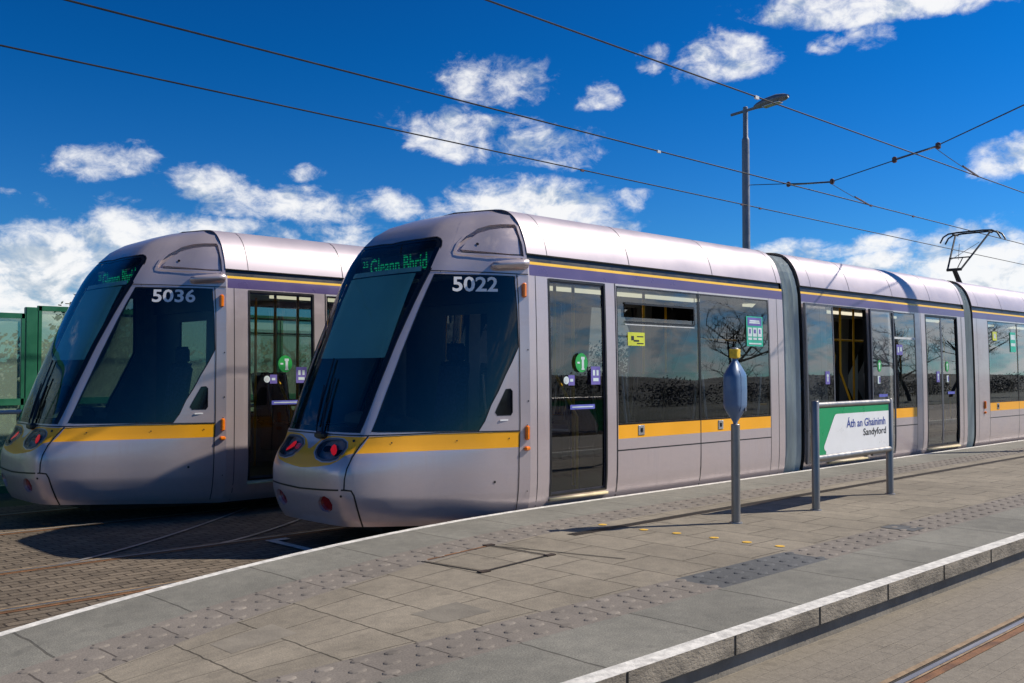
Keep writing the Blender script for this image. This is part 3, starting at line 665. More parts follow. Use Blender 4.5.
def make_car(root, x0, x1, windows, doors, seats, poles, cab_end=0):
    """windows: (xa, xb, vent, latch); doors: (xa, xb, leaves, state) ; local x along the tram; both sides alike, doors open on the platform side only"""
    us = sorted(set([round(x0+(x1-x0)*i/16, 4) for i in range(17)]))
    zs = [v_of_z(z) for z in (.152,.2,.26,.34,.42,.55,.72,.9,1.1,1.4,1.7,2.0,2.3,2.55,2.72,2.835,2.862)]
    vg = v_of_z(2.862); vf = v_of_z(2.945)
    pn = Panels(us, zs); st = (2.27 if cab_end == 1 else x0, TRAM_LEN-2.27 if cab_end == 2 else x1)
    q = lambda a, b, c, d: [(a, v_of_z(c)), (b, v_of_z(c)), (b, v_of_z(d)), (a, v_of_z(d))]
    for w in windows: pn.cut(q(w[0], w[1], ZB, ZT), 'glass', True)
    for d in doors: pn.cut(q(d[0], d[1], .40, 2.70), 'door', True)
    for w in windows: pn.cut(q(w[0], w[1], .95, ZB), 'yellow', True)
    pn.cut(q(st[0], st[1], 2.715, 2.832), 'purple', True); pn.cut(q(st[0], st[1], 2.832, 2.9), 'sunlit_stripe', True)
    sh = MB(); jn = MB(); rf = MB(); ln = MB()
    vr = [vf+(1-vf)*i/14 for i in range(15)]
    roofcells = [[(a,c),(b,c),(b,d),(a,d)] for a, b in zip(us, us[1:]) for c, d in zip(vr, vr[1:])]
    for sd_ in (1, -1):
        emit(sh, body, pn.get(None), sd_, 0, 'paint'); emit(sh, body, pn.get('yellow'), sd_, 0, 'yellow'); emit(sh, body, pn.get('purple'), sd_, 0, 'purple'); emit(sh, body, pn.get('sunlit_stripe'), sd_, 0, 'sunlit_stripe')
        emit(ln, body, pn.get(None)+pn.get('yellow')+pn.get('purple')+pn.get('sunlit_stripe'), sd_, -.06, 'lining')
        emit(sh, body, [[(x0,vg),(x1,vg),(x1,vf+.01),(x0,vf+.01)]], sd_, -.02, 'black')
        emit(rf, body, roofcells, sd_, .014, 'roofpaint')
        ribbon(rf, body, [(x0,vf),(x1,vf)], sd_, 0, .002, -.02, 'black', off2=.014)
        for xe in (x0, x1): ribbon(rf, body, [(xe, vf+(.995-vf)*k/24) for k in range(25)], sd_, 0, .0005, -.09, 'paint', off2=.014)
        nx = max(1, round((x1-x0)/1.62))
        for i in range(1, nx+1):
            xx = x0+(x1-x0)*i/nx-.12*(i == nx)
            ribbon(jn, body, [(xx, vf+(1-vf)*k/20) for k in range(20)], sd_, -.005, .005, .016, 'black')
        ribbon(jn, body, [(x0+.30, vf+(1-vf)*k/20) for k in range(20)], sd_, -.003, .003, .016, 'black')
        # cover joints
        for a, b in ((w[0]-.012, w[1]+.012) for w in windows):
            ribbon(jn, body, [(a, v_of_z(.82)), (b, v_of_z(.82))], sd_, -.007, .007, .0016, 'black')
            for e in (a, b): ribbon(jn, body, [(e, v_of_z(z)) for z in (.17,.4,.8,1.1,1.6,2.2,2.715)], sd_, -.004, .004, .0016, 'black')
            ribbon(jn, body, [(a, v_of_z(2.70)), (b, v_of_z(2.70))], sd_, -.005, .005, .0016, 'pale')
        for e in ((x0+.16, x1-.16) if cab_end == 0 else (x1-.16,) if cab_end == 1 else (x0+.16,)):
            ribbon(jn, body, [(e, v_of_z(z)) for z in (.17,.4,.8,1.1,1.6,2.2,2.715)], sd_, -.004, .004, .0016, 'black')
        for d in doors:
            for e in (d[0]-.19, d[1]+.17):
                if st[0]+.05 < e < st[1]-.05: ribbon(jn, body, [(e, v_of_z(z)) for z in (.17,.4,.8,1.1,1.6,2.2,2.715)], sd_, -.004, .004, .0016, 'black')
    # end walls with a gangway through the middle
    for xe in (x0, x1):
        if (cab_end == 1 and xe == x0) or (cab_end == 2 and xe == x1): continue
        prof = [body.P(xe, i/40, 1, 0)[0] for i in range(41)]
        for sg in (1,-1):
            ys = [Vector((p.x, p.y*sg, p.z)) for p in prof]; idx = [sh.add(p) for p in ys]+[sh.add((xe, -.02*sg, 2.7)), sh.add((xe, -.65*sg, 2.6)), sh.add((xe, -.65*sg, .35)), sh.add((xe, -.65*sg, .15))]
            n = len(ys)
            for i in range(n-1):
                z = ys[i].z; j = n+2 if z < 1.4 else n+1 if z < 2.9 else n
                sh.face([idx[i], idx[i+1], idx[j]], 'black')
    shell = sh.build('car_shell', root); ln.build('car_lining', root)
    roof = rf.build('roof_fairing', root); jn.build('cover_joint', shell)
    # windows
    for sd_ in (1, -1):
        for w in windows:
            mb = MB(); gp_ = Panels([w[0], (w[0]+w[1])/2, w[1]], [v_of_z(z) for z in (ZB,1.4,1.7,2.0,2.3,2.5,ZT)])
            if w[2]: gp_.cut(q(w[0]+.14, w[1]-.10, 2.34, 2.50), 'hole', True)
            emit(mb, body, gp_.get(None), sd_, -.004, 'glass')
            wo_ = mb.build('window', root)
            fr = MB(); k = 1 if sd_ > 0 else -1
            ribbon(fr, body, [(w[0], v_of_z(ZB)), (w[1], v_of_z(ZB)), (w[1], v_of_z(ZT)), (w[0], v_of_z(ZT))], sd_, 0, .018*k, -.001, 'frit', True)
            fr.build('window_border', wo_)
            if w[2]:
                h = MB(); xa, xb = w[0]+.14, w[1]-.10
                ribbon(h, body, [(xa, v_of_z(2.50)), (xb, v_of_z(2.50))], sd_, -.012, .012, .012, 'black'); ribbon(h, body, [(xa, v_of_z(2.285)), (xb, v_of_z(2.285))], sd_, -.010, .010, .008, 'black')
                ribbon(h, body, [(xa, v_of_z(2.255)), (xb, v_of_z(2.255))], sd_, -.005, .005, .006, 'pale')
                ribbon(h, body, [(xb, v_of_z(2.285)), (xb, v_of_z(2.50))], sd_, -.012, .012, .01, 'black')
                ribbon(h, body, [(xa, v_of_z(2.30)), (xb, v_of_z(2.30))], sd_, -.05*(1 if sd_ > 0 else -1), 0, -.07, 'glass', off2=.004); wall(h, body, q(xa, xb, 2.34, 2.50), sd_, .004, -.05, 'black'); h.build('hopper_vent', wo_)
            if w[3]:
                l = MB(); p, nn = body.P(w[0]+(w[1]-w[0])*.26, v_of_z(1.035), sd_, .002); l.box(p, (.115,.01,.115), 'chrome', bev=.01); l.box(p+nn*.006, (.03,.014,.05), 'black'); l.build('latch', root)
        for d in doors:
            n = d[2]; open_ = d[3] and sd_ > 0
            fr = MB(); k = 1 if sd_ > 0 else -1
            loop = [(d[0], v_of_z(.40)), (d[1], v_of_z(.40)), (d[1], v_of_z(2.70)), (d[0], v_of_z(2.70))]
            ribbon(fr, body, loop, sd_, -.004*k, .022*k, .004, 'black', True); wall(fr, body, loop, sd_, .003, -.06, 'black')
            p, nn = body.P((d[0]+d[1])/2, v_of_z(.37), sd_, .012); fr.box(p, (d[1]-d[0], .05, .028), 'cream')
            do = fr.build('door_frame', root)
            wl_ = (d[1]-d[0])/n
            for i in range(n):
                a, b, off_ = d[0]+wl_*i, d[0]+wl_*(i+1), -.022
                if open_:
                    if i == 0: a, b = d[0]-.72, d[0]+.09
                    else: a, b = d[1]+.01, d[1]+.83
                    off_ = .065
                lf = MB(); cells = [[(u0,c),(u1,c),(u1,e),(u0,e)] for u0, u1 in ((a+.02, (a+b)/2), ((a+b)/2, b-.02)) for c, e in zip([v_of_z(z) for z in (.43,.7,1.1,1.5,1.9,2.3)], [v_of_z(z) for z in (.7,1.1,1.5,1.9,2.3,2.675)])]
                lp = [(a, v_of_z(.405)), (b, v_of_z(.405)), (b, v_of_z(2.695)), (a, v_of_z(2.695))]
                ribbon(lf, body, lp, sd_, 0, .035*k, off_+.003, 'lampdark', True)
                if open_: wall(lf, body, lp, sd_, off_+.003, off_-.03, 'lampdark')
                leaf = lf.build('door_leaf', root)
                g = MB(); emit(g, body, cells, sd_, off_, 'glass'); g.build('door_glass', leaf)
                if sd_ > 0:
                    if n == 1: door_stickers(leaf, a, b, sd_)
                    else:
                        xg = a+(b-a)*(.30 if i else .72); oo = max(off_, -.02)+.006
                        sticker(leaf, 'door_sticker', xg, 1.80 if i else 1.62, .13, .19, 'green' if i else 'lilac', sd_, oo, bool(i), marks=((0,0,.03,.11,'palet'),(0,.03,.06,.03,'palet')))
                        if i: sticker(leaf, 'door_sticker', a+.22, 1.58, .09, .12, 'palet', sd_, oo, marks=((.02,0,.04,.09,'lilac'),)); sticker(leaf, 'door_sticker', a+.36, 1.33, .30, .045, 'blue', sd_, oo)
    # inside
    mb = MB(); mb.box(((x0+x1)/2, 0, .36), (x1-x0, 2.16, .04), 'floor_in'); mb.build('car_floor', root)
    mb = MB(); mb.box(((x0+x1)/2, 0, 2.78), (x1-x0, 2.1, .04), 'ceil_in'); xs0, xs1 = x0+(1.3 if cab_end == 1 else .4), x1-(1.3 if cab_end == 2 else .4)
    mb.box(((xs0+xs1)/2, 0, 2.74), (xs1-xs0, .13, .04), 'striplight'); mb.build('car_ceiling', root)
    mb = MB(); mb.box(((x0+x1)/2, 0, .22), (x1-x0-.2, 1.9, .20), 'under'); mb.build('underframe', root)
    for sx_, sy_, sf in seats: seat(root, sx_, sy_, sf)
    for p in poles: pole(root, p)

def bellows(root, xa, xb):
    mb = MB(); n = 8; rows = []
    for i in range(n+1):
        x = xa+(xb-xa)*i/n; o = -.070+(.055 if i % 2 else 0)
        pr = [body.P(x, k/36, 1, o) for k in range(37)]
        rows.append([mb.add(p) for p, _ in pr]+[mb.add((p.x, -p.y, p.z)) for p, _ in pr[::-1][1:]])
    for r0, r1 in zip(rows, rows[1:]):
        for k in range(len(r0)-1): mb.face([r0[k], r0[k+1], r1[k+1], r1[k]], 'rubber')
    mb.build('gangway_bellows', root)

def vpole(x, y): return [(x, y, .38), (x, y, 2.76)]
def make_tram(number, loc, label):
    root = thing('tram', label, 'tram', loc)
    make_cab(root, False, number); make_cab(root, True, number)
    e1 = 7.28
    def front(x): return x
    mir = lambda x: TRAM_LEN-x
    w1 = [(3.665,5.258,True,True),(5.275,6.90,False,True)]; d1 = [(2.545,3.47,1,False)]
    s1 = [(x, y, f) for x, f in ((4.15,1),(5.05,-1),(5.75,1),(6.55,-1)) for y in (-.86,-.40,.40,.86)]
    p1 = [vpole(3.62,-.55), vpole(3.62,.55), vpole(2.62,-.75), vpole(5.3,-.28), vpole(6.95,.6), [(3.35,-.85,.38),(3.35,-.85,1.2),(3.25,-.6,1.7),(3.25,-.6,2.76)]]
    make_car(root, CAB, e1, w1, d1, s1, p1, 1)
    make_car(root, mir(e1), mir(CAB), [(mir(b),mir(a),v,l) for a,b,v,l in w1], [(mir(b),mir(a),n,o) for a,b,n,o in d1], [(mir(x),y,-f) for x,y,f in s1], [[(mir(p[0]),p[1],p[2]) for p in q_] for q_ in p1], 2)
    # hung cars
    def hung(x, op):
        ws = [(x+2.80,x+3.72,False,False)]; ds = [(x+.68,x+2.06,2,op),(x+4.10,x+5.48,2,False)] if op else [(x+.50,x+1.88,2,False),(x+4.10,x+5.48,2,False)]
        return ws, ds
    xa, xb = 7.80, 13.72
    ws = [(10.66,11.55,False,False)]; ds = [(8.50,9.78,2,True),(11.98,13.36,2,False)]
    pl = [vpole(8.95,-.15), vpole(9.6,.45), vpole(10.2,-.75), vpole(11.7,.6), vpole(12.6,.1), [(9.95,-.9,.38),(9.95,-.9,1.0),(9.75,-.75,1.7),(9.75,-.75,2.76)], [(8.4,.75,1.15),(9.2,.75,1.15),(10.0,.75,1.15)], [(8.0,-.2,2.25),(11.0,-.2,2.25),(13.4,-.2,2.25)]]
    make_car(root, xa, xb, ws, ds, [(11.1,.86,1),(11.1,-.86,1),(10.6,.86,-1)], pl)
    make_car(root, mir(xb), mir(xa), [(mir(b),mir(a),v,l) for a,b,v,l in ws], [(mir(b),mir(a),n,False) for a,b,n,o in ds], [(mir(11.1),.86,-1),(mir(11.1),-.86,-1)], [vpole(mir(8.95),-.15), vpole(mir(12.6),.1)])
    x2, x3 = 14.12, mir(14.12)
    make_car(root, x2, x3, [(14.84,16.385,False,True),(16.405,17.95,False,True)], [], [(15.3,y,1) for y in (-.86,-.4,.4,.86)]+[(17.4,y,-1) for y in (-.86,-.4,.4,.86)], [vpole(14.7,-.5), vpole(16.4,.3)])
    for a, b in ((e1, xa), (xb, x2), (x3, mir(xb)), (mir(xa), mir(e1))): bellows(root, a, b)
    for z, h, w in ((1.075,.15,.055),(.93,.05,.06)):
        mb = MB(); p, nn = body.P(14.55, v_of_z(z), 1, .012); mb.box(p, (w,.04,h), 'orange', bev=.012); mb.build('marker_lamp', root)
    # notices on the glass
    sticker(root, 'notice', 4.005, 2.09, .31, .155, 'limey', 1, marks=((-.07,.01,.05,.05,'ink'),(.0,-.02,.10,.02,'ink'),(.07,.03,.12,.012,'ink'),(.07,-.05,.12,.012,'ink')))
    sticker(root, 'poster', 6.535, 2.25, .40, .40, 'teal', 1, marks=((0,.13,.34,.11,'lilac'),(0,.14,.24,.02,'palet'),(0,.115,.26,.02,'palet'),(-.12,-.01,.10,.12,'palet'),(0,-.01,.10,.12,'palet'),(.12,-.01,.10,.12,'palet'),(-.12,-.10,.09,.03,'palet'),(0,-.10,.09,.03,'palet'),(.12,-.10,.09,.03,'palet'),(-.12,0,.04,.06,'lilac'),(.12,0,.04,.06,'lilac'),(0,0,.05,.05,'lilac'),(0,-.165,.30,.02,'palet')))
    sticker(root, 'notice', 10.92, 2.07, .22, .17, 'lilac', 1, marks=((-.05,0,.05,.09,'palet'),(.05,.01,.05,.07,'palet')))
    sticker(root, 'notice', 15.16, 2.40, .22, .17, 'limey', 1, marks=((0,0,.09,.09,'pale'),))
    sticker(root, 'poster', 16.14, 2.30, .30, .40, 'teal', 1, marks=((0,.10,.24,.10,'palet'),(0,-.05,.24,.06,'palet')))
    mb = MB(); l = MB()
    p, nn = body.P(11.1, v_of_z(2.265), 1, .004); mb.box(p, (.86,.012,.035), 'pale'); mb.build('window_bar', root)
    # pantograph
    px = 28.35; mb = MB()
    mb.box((px-.2,0,3.52), (1.5,1.0,.08), 'panto'); K = (px-1.45, 0, 4.80)
    for dy in (-.03,.03): mb.tube([(px-.1, dy*2.2, 3.55), (K[0], dy, K[2])], .04, 'panto', 8)
    mb.tube([(K[0],-.22,K[2]), (K[0],.22,K[2])], .045, 'panto')
    for sg in (-1,1):
        mb.tube([(K[0], .20*sg, K[2]), (px, .52*sg, 6.02)], .028, 'panto')
        mb.tube([(K[0]+.02, .12*sg, K[2]+.30), (px-.25, -.3*sg, 5.72)], .008, 'panto')
    mb.tube([(K[0]+.42,-.31,5.20), (K[0]+.42,.31,5.20)], .02, 'panto')
    mb.tube([(K[0]+.02,-.1,4.86), (K[0]+.42,-.1,5.20)], .016, 'panto')
    for dx in (-.20,.20):
        mb.tube([(px+dx, y, z) for y, z in ((-.92,5.80),(-.82,5.98),(-.66,6.07),(-.4,6.09),(.4,6.09),(.66,6.07),(.82,5.98),(.92,5.80))], .026, 'panto', 8)
    for sg in (-1,1): mb.tube([(px-.2,.52*sg,6.05),(px+.2,.52*sg,6.05)], .03, 'panto')
    mb.build('pantograph', root, auto=40)
    return root
def copy_tree(o, parent=None):
    c = o.copy(); C.objects.link(c); c.parent = parent
    for ch in list(o.children): copy_tree(ch, c)
    return c

# ------------------------------------------------------------------ ground, platform
def flare(x, y):                     # the island platform narrows where the tracks draw together
    d = max(0.0, 7.5-max(x, -.5)); k = min(1, max(0, (y-4.0)/1.95))
    return y-.041*d*d*k
PX0, PX1 = -.5, 70.0
XS = [PX0+.25*i for i in range(60)]+[14.5+1.5*i for i in range(1, 38)]
PZ = .32
def strip(mb, y0, y1, z, mat, xs=XS, ny=1, bend=True):
    for j in range(ny):
        a = y0+(y1-y0)*j/ny; b = y0+(y1-y0)*(j+1)/ny; rows = []
        for x in xs:
            rows.append([mb.add((x, flare(x, y) if bend else y, z), None, (x+.001, y+.001)) for y in (a, b)])
        for p, q_ in zip(rows, rows[1:]): mb.face([p[0], q_[0], q_[1], p[1]], mat)
M['tile'] = paving_mat('beige_flagstones', (.222,.194,.152), (.070,.060,.045), .62, .46, .007, swap=True, var=.07, bump=.45, blotch=.18, speck=.12)
M['slab'] = paving_mat('grey_edge_slab', (.180,.174,.150), (.085,.080,.068), .9, 40, .009, offset=0, var=.05, bump=.4, phase=(.0,20), blotch=.17, speck=.16, grain=110, streak=True)
M['tact'] = paving_mat('pinkish_tactile', (.184,.162,.140), (.075,.064,.055), .40, 40, .007, offset=0, var=.06, bump=.3, phase=(0,20), blotch=.12)
M['tactdark'] = paving_mat('slate_tactile', (.095,.098,.102), (.05,.05,.05), .40, 40, .006, offset=0, var=.08, bump=.3, phase=(0,20), blotch=.12)
M['sett'] = paving_mat('brown_setts', (.140,.112,.083), (.048,.036,.026), .21, .105, .010, var=.20, bump=.9, blotch=.22, grain=70, speck=.12, smooth=.5)
M['setgrey'] = paving_mat('grey_setts', (.205,.180,.145), (.155,.135,.108), .22, .11, .004, var=.12, bump=.9, blotch=.24, grain=60, speck=.16, smooth=.6, worn=True)
mb = MB(); g = 900
for a in ((-g,-g,g,g),): mb.face([mb.add((x, y, -.03)) for x, y in ((-g,-g),(g,-g),(g,g),(-g,g))], 'earth')
struct(mb.build('ground'))
mb = MB(); strip(mb, 2.98, 13.4, 0.0, 'sett', [-30+2*i for i in range(66)], bend=False); struct(mb.build('track_paving'))
mb = MB(); strip(mb, -2.4, 2.98, .10, 'setgrey', [-30+2*i for i in range(66)], bend=False)
i = [mb.add(p) for p in ((-30,2.979,.10),(102,2.979,.10),(102,2.979,-.03),(-30,2.979,-.03))]; mb.face(i, 'wall'); struct(mb.build('near_track_paving'))
mb = MB(); strip(mb, 4.0, 5.95, PZ, 'tile', ny=4); struct(mb.build('platform_paving'))
mb = MB(); strip(mb, 3.035, 3.62, PZ, 'slab'); strip(mb, 6.37, 7.005, PZ, 'slab')
# coping, overhanging a set-back wall on both sides
for ye, sg in ((2.93, 1), (7.08, -1)):
    rows = []
    for x in XS:
        y = flare(x, ye); yi = flare(x, ye+.048*sg)
        rows.append([mb.add((x, y, PZ)), mb.add((x, y, PZ-.105)), mb.add((x, yi, PZ-.105)), mb.add((x, yi, -.02))])
    for p, q_ in zip(rows, rows[1:]):
        for k, m_ in ((0,'cop'),(1,'cop'),(2,'wall')): mb.face([p[k], p[k+1], q_[k+1], q_[k]] if sg > 0 else [p[k], q_[k], q_[k+1], p[k+1]], m_)
    # open joints in the coping
    for k in range(-1, 60):
        x = .9*k
        if PX0 < x < PX1: y = flare(x, ye); mb.box((x, y, PZ-.053), (.010, .008, .103), 'hole')
ends = [(PX0, flare(PX0, y)) for y in (2.93, 4.0, 4.5, 5.0, 5.5, 5.95, 7.08)]
mb.face([mb.add((x, y, PZ-.002)) for x, y in ends]+[mb.add((x, y, -.02)) for x, y in ends[::-1]], 'cop')
struct(mb.build('platform_edge'))
mb = MB(); strip(mb, 2.93, 3.035, PZ, 'edgewhite'); strip(mb, 7.005, 7.08, PZ, 'edgewhite'); struct(mb.build('edge_line'))
# tactile paving with raised lozenges
mb = MB()
def lozenge(cx, cy, mat, lx=.052, ly=.030, h=.0085):
    rings = []
    for k, zz in ((1.0, 0), (.86, .62), (.62, .92)):
        rings.append([mb.add((cx+lx*k*math.cos(a)*1.0, flare(cx, cy)+ly*k*math.sin(a), PZ+h*zz), None, (cx+.001, cy)) for a in (math.pi*2*q/10 for q in range(10))])
    for r0, r1 in zip(rings, rings[1:]):
        for q in range(10): mb.face([r0[q], r0[(q+1)%10], r1[(q+1)%10], r1[q]], mat)
    mb.face(rings[-1], mat)
DARK = (5.42, 6.82)
xsA = [x for x in XS if x < DARK[0]-.01]+[DARK[0]]; xsB = [DARK[0]]+[x for x in XS if DARK[0]+.01 < x < DARK[1]-.01]+[DARK[1]]; xsC = [DARK[1]]+[x for x in XS if x > DARK[1]+.01]
strip(mb, 3.62, 4.0, PZ, 'tact', xsA); strip(mb, 3.62, 4.0, PZ, 'tactdark', xsB); strip(mb, 3.62, 4.0, PZ, 'tact', xsC); strip(mb, 5.95, 6.37, PZ, 'tact')
for y0, w in ((3.62,.38),(5.95,.42)):
    for k in range(int((26-PX0)/.2)):
        x = PX0+.1+.2*k
        for j in range(3):
            xx = x+(.1 if j % 2 else 0); mt = 'tactdark' if y0 < 4 and DARK[0] < xx < DARK[1] else 'tact'
            lozenge(xx, y0+w*(j+.5)/3, mt)
struct(mb.build('tactile_paving', smooth=False))
# odd flags let into the paving
mb = MB()
def patch(x0, x1, y0, y1, mat, z):
    mb.face([mb.add((x, flare(x, y), z), None, (x+.13, y+.17)) for x, y in ((x0,y0),(x1,y0),(x1,y1),(x0,y1))], mat)
M['flagdark'] = pm('dark_flagstone', (.178,.158,.126), .85, 0, .15, 5, .3, 60); M['flagmid'] = pm('weathered_flagstone', (.205,.180,.142), .85, 0, .15, 5, .3, 60)
patch(3.55, 3.93, 4.29, 4.72, 'flagdark', PZ+.0012); patch(2.42, 2.86, 5.05, 5.55, 'flagmid', PZ+.0012); patch(8.5, 8.75, 3.72, 4.02, 'tactdark', PZ+.004)
struct(mb.build('replacement_flagstone'))
# tram rails
def rail(y, z, x0, x1, label, curve=None, rust=False):
    mb = MB(); n = 60
    t = 'ruststeel' if rust else 'shine'
    for ya, yb, zz, m_ in ((-.095,-.045,.004,'ruststeel'),(-.045,-.030,.008,'railedge'),(-.030,.004,.010,'shine'),(.004,.030,.002,'groove'),(.030,.065,.007,'railedge')):
        rows = []
        for i in range(n+1):
            x = x0+(x1-x0)*i/n; c = curve(x) if curve else 0
            rows.append((mb.add((x, y+c+ya, z+zz)), mb.add((x, y+c+yb, z+zz))))
        for p, q_ in zip(rows, rows[1:]): mb.face([p[0], q_[0], q_[1], p[1]], m_)
    o = mb.build('tram_rail'); tag(o, label, 'rail', 'tram rails set in the paving'); return o
rail(7.615, 0, -30, 100, 'rail nearest the white platform edge, running under the front tram')
rail(9.05, 0, -30, 100, 'rail in brown setts passing under the far side of the front tram')
rail(11.21, 0, -30, 100, 'near rail of the track under the rear tram')
rail(12.65, 0, -30, 100, 'far rail of the track under the rear tram')
rail(2.285, .10, -30, 100, 'rusty edged rail below the platform at bottom right, polished top')
rail(.85, .10, -30, 100, 'outer rail of the track below the platform coping')
for xo, lab in ((3.2, 'short curved rail branching off the track in the shadow'), (4.75, 'second curved rail branching off, nearer the front tram')):
    mb = MB()
    for oa, ob, zz, m_ in ((-.05,-.01,.012,'shine'),(-.01,.025,.004,'groove')):
        rows = []
        for i in range(25):
            q = i/24; x = xo+3.0*q; y = 9.08+2.1*q**1.25
            rows.append((mb.add((x-oa*.6, y+oa, zz)), mb.add((x-ob*.6, y+ob, zz))))
        for p, q_ in zip(rows, rows[1:]): mb.face([p[0], q_[0], q_[1], p[1]], m_)
    tag(mb.build('tram_rail'), lab, 'rail', 'tram rails set in the paving')
# white corner mark on the setts
mb = MB()
def sheet(mb, pts, mat): mb.face([mb.add(p, None, (p[0]+.001, p[1])) for p in pts], mat)
sheet(mb, [(5.14,8.05,.014),(5.23,8.05,.014),(5.23,8.86,.014),(5.14,8.86,.014)], 'edgewhite'); sheet(mb, [(5.23,8.76,.014),(5.38,8.76,.014),(5.38,8.86,.014),(5.23,8.86,.014)], 'edgewhite')
struct(mb.build('road_marking'))
# slot drain along the platform
mb = MB(); x = 6.23; yd = 5.68
sheet(mb, [(6.23,yd-.055,PZ+.003),(40,yd-.055,PZ+.003),(40,yd+.055,PZ+.003),(6.23,yd+.055,PZ+.003)], 'dkgrate')
k = 0
while x < 22:
    for dy in (-.028, .0, .028):
        xx = x+(.018 if dy == 0 else 0)
        sheet(mb, [(xx,yd+dy-.010,PZ+.006),(xx+.022,yd+dy-.010,PZ+.006),(xx+.022,yd+dy+.010,PZ+.006),(xx,yd+dy+.010,PZ+.006)], 'hole')
    x += .036
tag(mb.build('drain_grating'), 'long narrow perforated iron drain grating set in the platform', 'drain')
# yellow stud dots
for i, (x, y) in enumerate(((6.84,5.85),(6.88,5.41),(6.94,5.10),(6.977,4.744),(6.988,4.433),(7.018,4.149))):
    mb = MB(); r_ = .040; a = [mb.add((x+math.cos(q*math.pi/8)*r_, y+math.sin(q*math.pi/8)*r_, PZ+.004)) for q in range(16)]; b = [mb.add((x+math.cos(q*math.pi/8)*r_*.8, y+math.sin(q*math.pi/8)*r_*.8, PZ+.006)) for q in range(16)]
    mb.face(b, 'dotyel')
    for q in range(16): mb.face([a[q], a[(q+1)%16], b[(q+1)%16], b[q]], 'dotyel')
    pos = ['yellow dot farthest from the camera, beside the tactile strip along the front tram', 'yellow dot on the paving next to the drain grating', 'third yellow dot of the row, just left of the ticket post', 'yellow dot in front of the ticket post foot', 'yellow dot second nearest to the slate grey tactile patch', 'yellow dot touching the slate grey tactile patch'][i]
    tag(mb.build('yellow_dot'), pos, 'floor dot', 'row of yellow dots across the platform')
# utility cover
cv = thing('utility_cover', 'paved inspection cover with thin rusty metal frame in the platform', 'utility cover', (0,0,0))
mb = MB(); pts = [(4.575,flare(4.575,6.02)),(5.38,flare(5.38,5.98)),(5.42,flare(5.42,5.28)),(4.65,flare(4.65,5.28))]
def frame_line(mb, a, b, w, z, mat):
    a, b = Vector(a), Vector(b); d = (b-a).normalized(); n = Vector((-d.y, d.x))*w
    sheet(mb, [(p.x, p.y, z) for p in (a-n, b-n, b+n, a+n)], mat)
for i in range(4): frame_line(mb, pts[i], pts[(i+1)%4], .009, PZ+.004, 'ruststeel' if i == 0 else 'hole')
mb.build('cover_frame', cv)
mb = MB(); inn = [tuple(Vector(p).lerp(Vector((5.0, flare(5.0,5.65))), .06)) for p in pts]
for i in range(4): frame_line(mb, inn[i], inn[(i+1)%4], .005, PZ+.0045, 'dkgrate')
frame_line(mb, inn[0], inn[1], .004, PZ+.0055, 'ruststeel'); m_ = [((Vector(pts[3])+Vector(pts[2]))/2), ((Vector(pts[0])+Vector(pts[1]))/2)]
mb.build('cover_infill', cv)
mb = MB()
for p in (pts[1], pts[2], pts[3]):
    mb.box((p[0], p[1], PZ+.006), (.09,.05,.008), 'dkgrate'); mb.build('lifting_key', cv); mb = MB()
frame_line(mb, pts[1], (5.72, flare(5.72,4.72)), .008, PZ+.0042, 'hole'); mb.build('paving_gap', cv)

# ------------------------------------------------------------------ ticket validator post
vd = thing('ticket_validator', 'blue-grey covered card reader with yellow cap on a round steel post', 'ticket validator', (7.808, 5.068, PZ), R(8))
mb = MB(); mb.lathe((0,0,0), [(0,.041),(.905,.041),(.91,.036)], 'steel', 20); mb.lathe((0,0,0), [(0,.062),(.010,.060),(.012,.045)], 'steel', 20); mb.build('post', vd, auto=35)
mb = MB(); mb.lathe((0,0,0), [(.90,.020),(.93,.026),(.97,.052),(1.02,.090),(1.065,.116),(1.09,.121),(1.22,.1235),(1.345,.121),(1.37,.116),(1.415,.088),(1.46,.056),(1.495,.030),(1.515,.024)], 'vblue', 40, 1.14, .72, 2.7); cover = mb.build('cover', vd, auto=32)
mb = MB()
for sg in (1,):
    pts = [(-.055+(.0 if z_ < 1.3 else .0), -.72*r_*.96-.001, z_) for z_, r_ in ((1.03,.097),(1.065,.116),(1.09,.121),(1.22,.1235),(1.345,.121),(1.37,.116),(1.40,.098))]
    mb.tube(pts, .0022, 'vblue', 6)
mb.box((.045, -.079, 1.045), (.035,.012,.035), 'lampdark'); mb.build('seam', cover)
mb = MB(); mb.lathe((0,0,0), [(1.515,.026),(1.525,.042),(1.60,.044),(1.603,.040)], 'vyel', 24, p=5); mb.build('cap', vd, auto=35)
mb = MB(); mb.lathe((0,0,0), [(1.603,.034),(1.612,.030),(1.616,.010)], 'galv', 16); mb.build('cap_top', vd, auto=35)

# ------------------------------------------------------------------ platform name sign
sg_ = thing('name_sign', 'white and green station name board on two steel posts', 'station sign', (9.113, 4.977, PZ), math.atan2(.056, 1.786))
SW = 1.787
for xx, h_ in ((0, 1.085), (SW, 1.075)):
    mb = MB(); mb.lathe((xx,0,0), [(0,.040),(h_,.040),(h_+.012,.032)], 'steel', 20); mb.box((xx+(.045 if xx == 0 else -.045), 0, .80), (.02,.03,.62), 'steel'); mb.lathe((xx,0,0), [(0,.058),(.008,.056),(.010,.045)], 'steel', 20); mb.build('post', sg_, auto=35)
mb = MB(); mb.tube([(0,0,1.052),(SW,0,1.052)], .030, 'steel', 14); mb.build('top_rail', sg_, auto=50)
mb = MB(); mb.tube([(0,-.005,.515),(SW,-.005,.515)], .034, 'steel', 14); mb.build('bottom_rail', sg_, auto=50)
mb = MB(); b0, b1, z0, z1 = .055, SW-.055, .545, 1.022
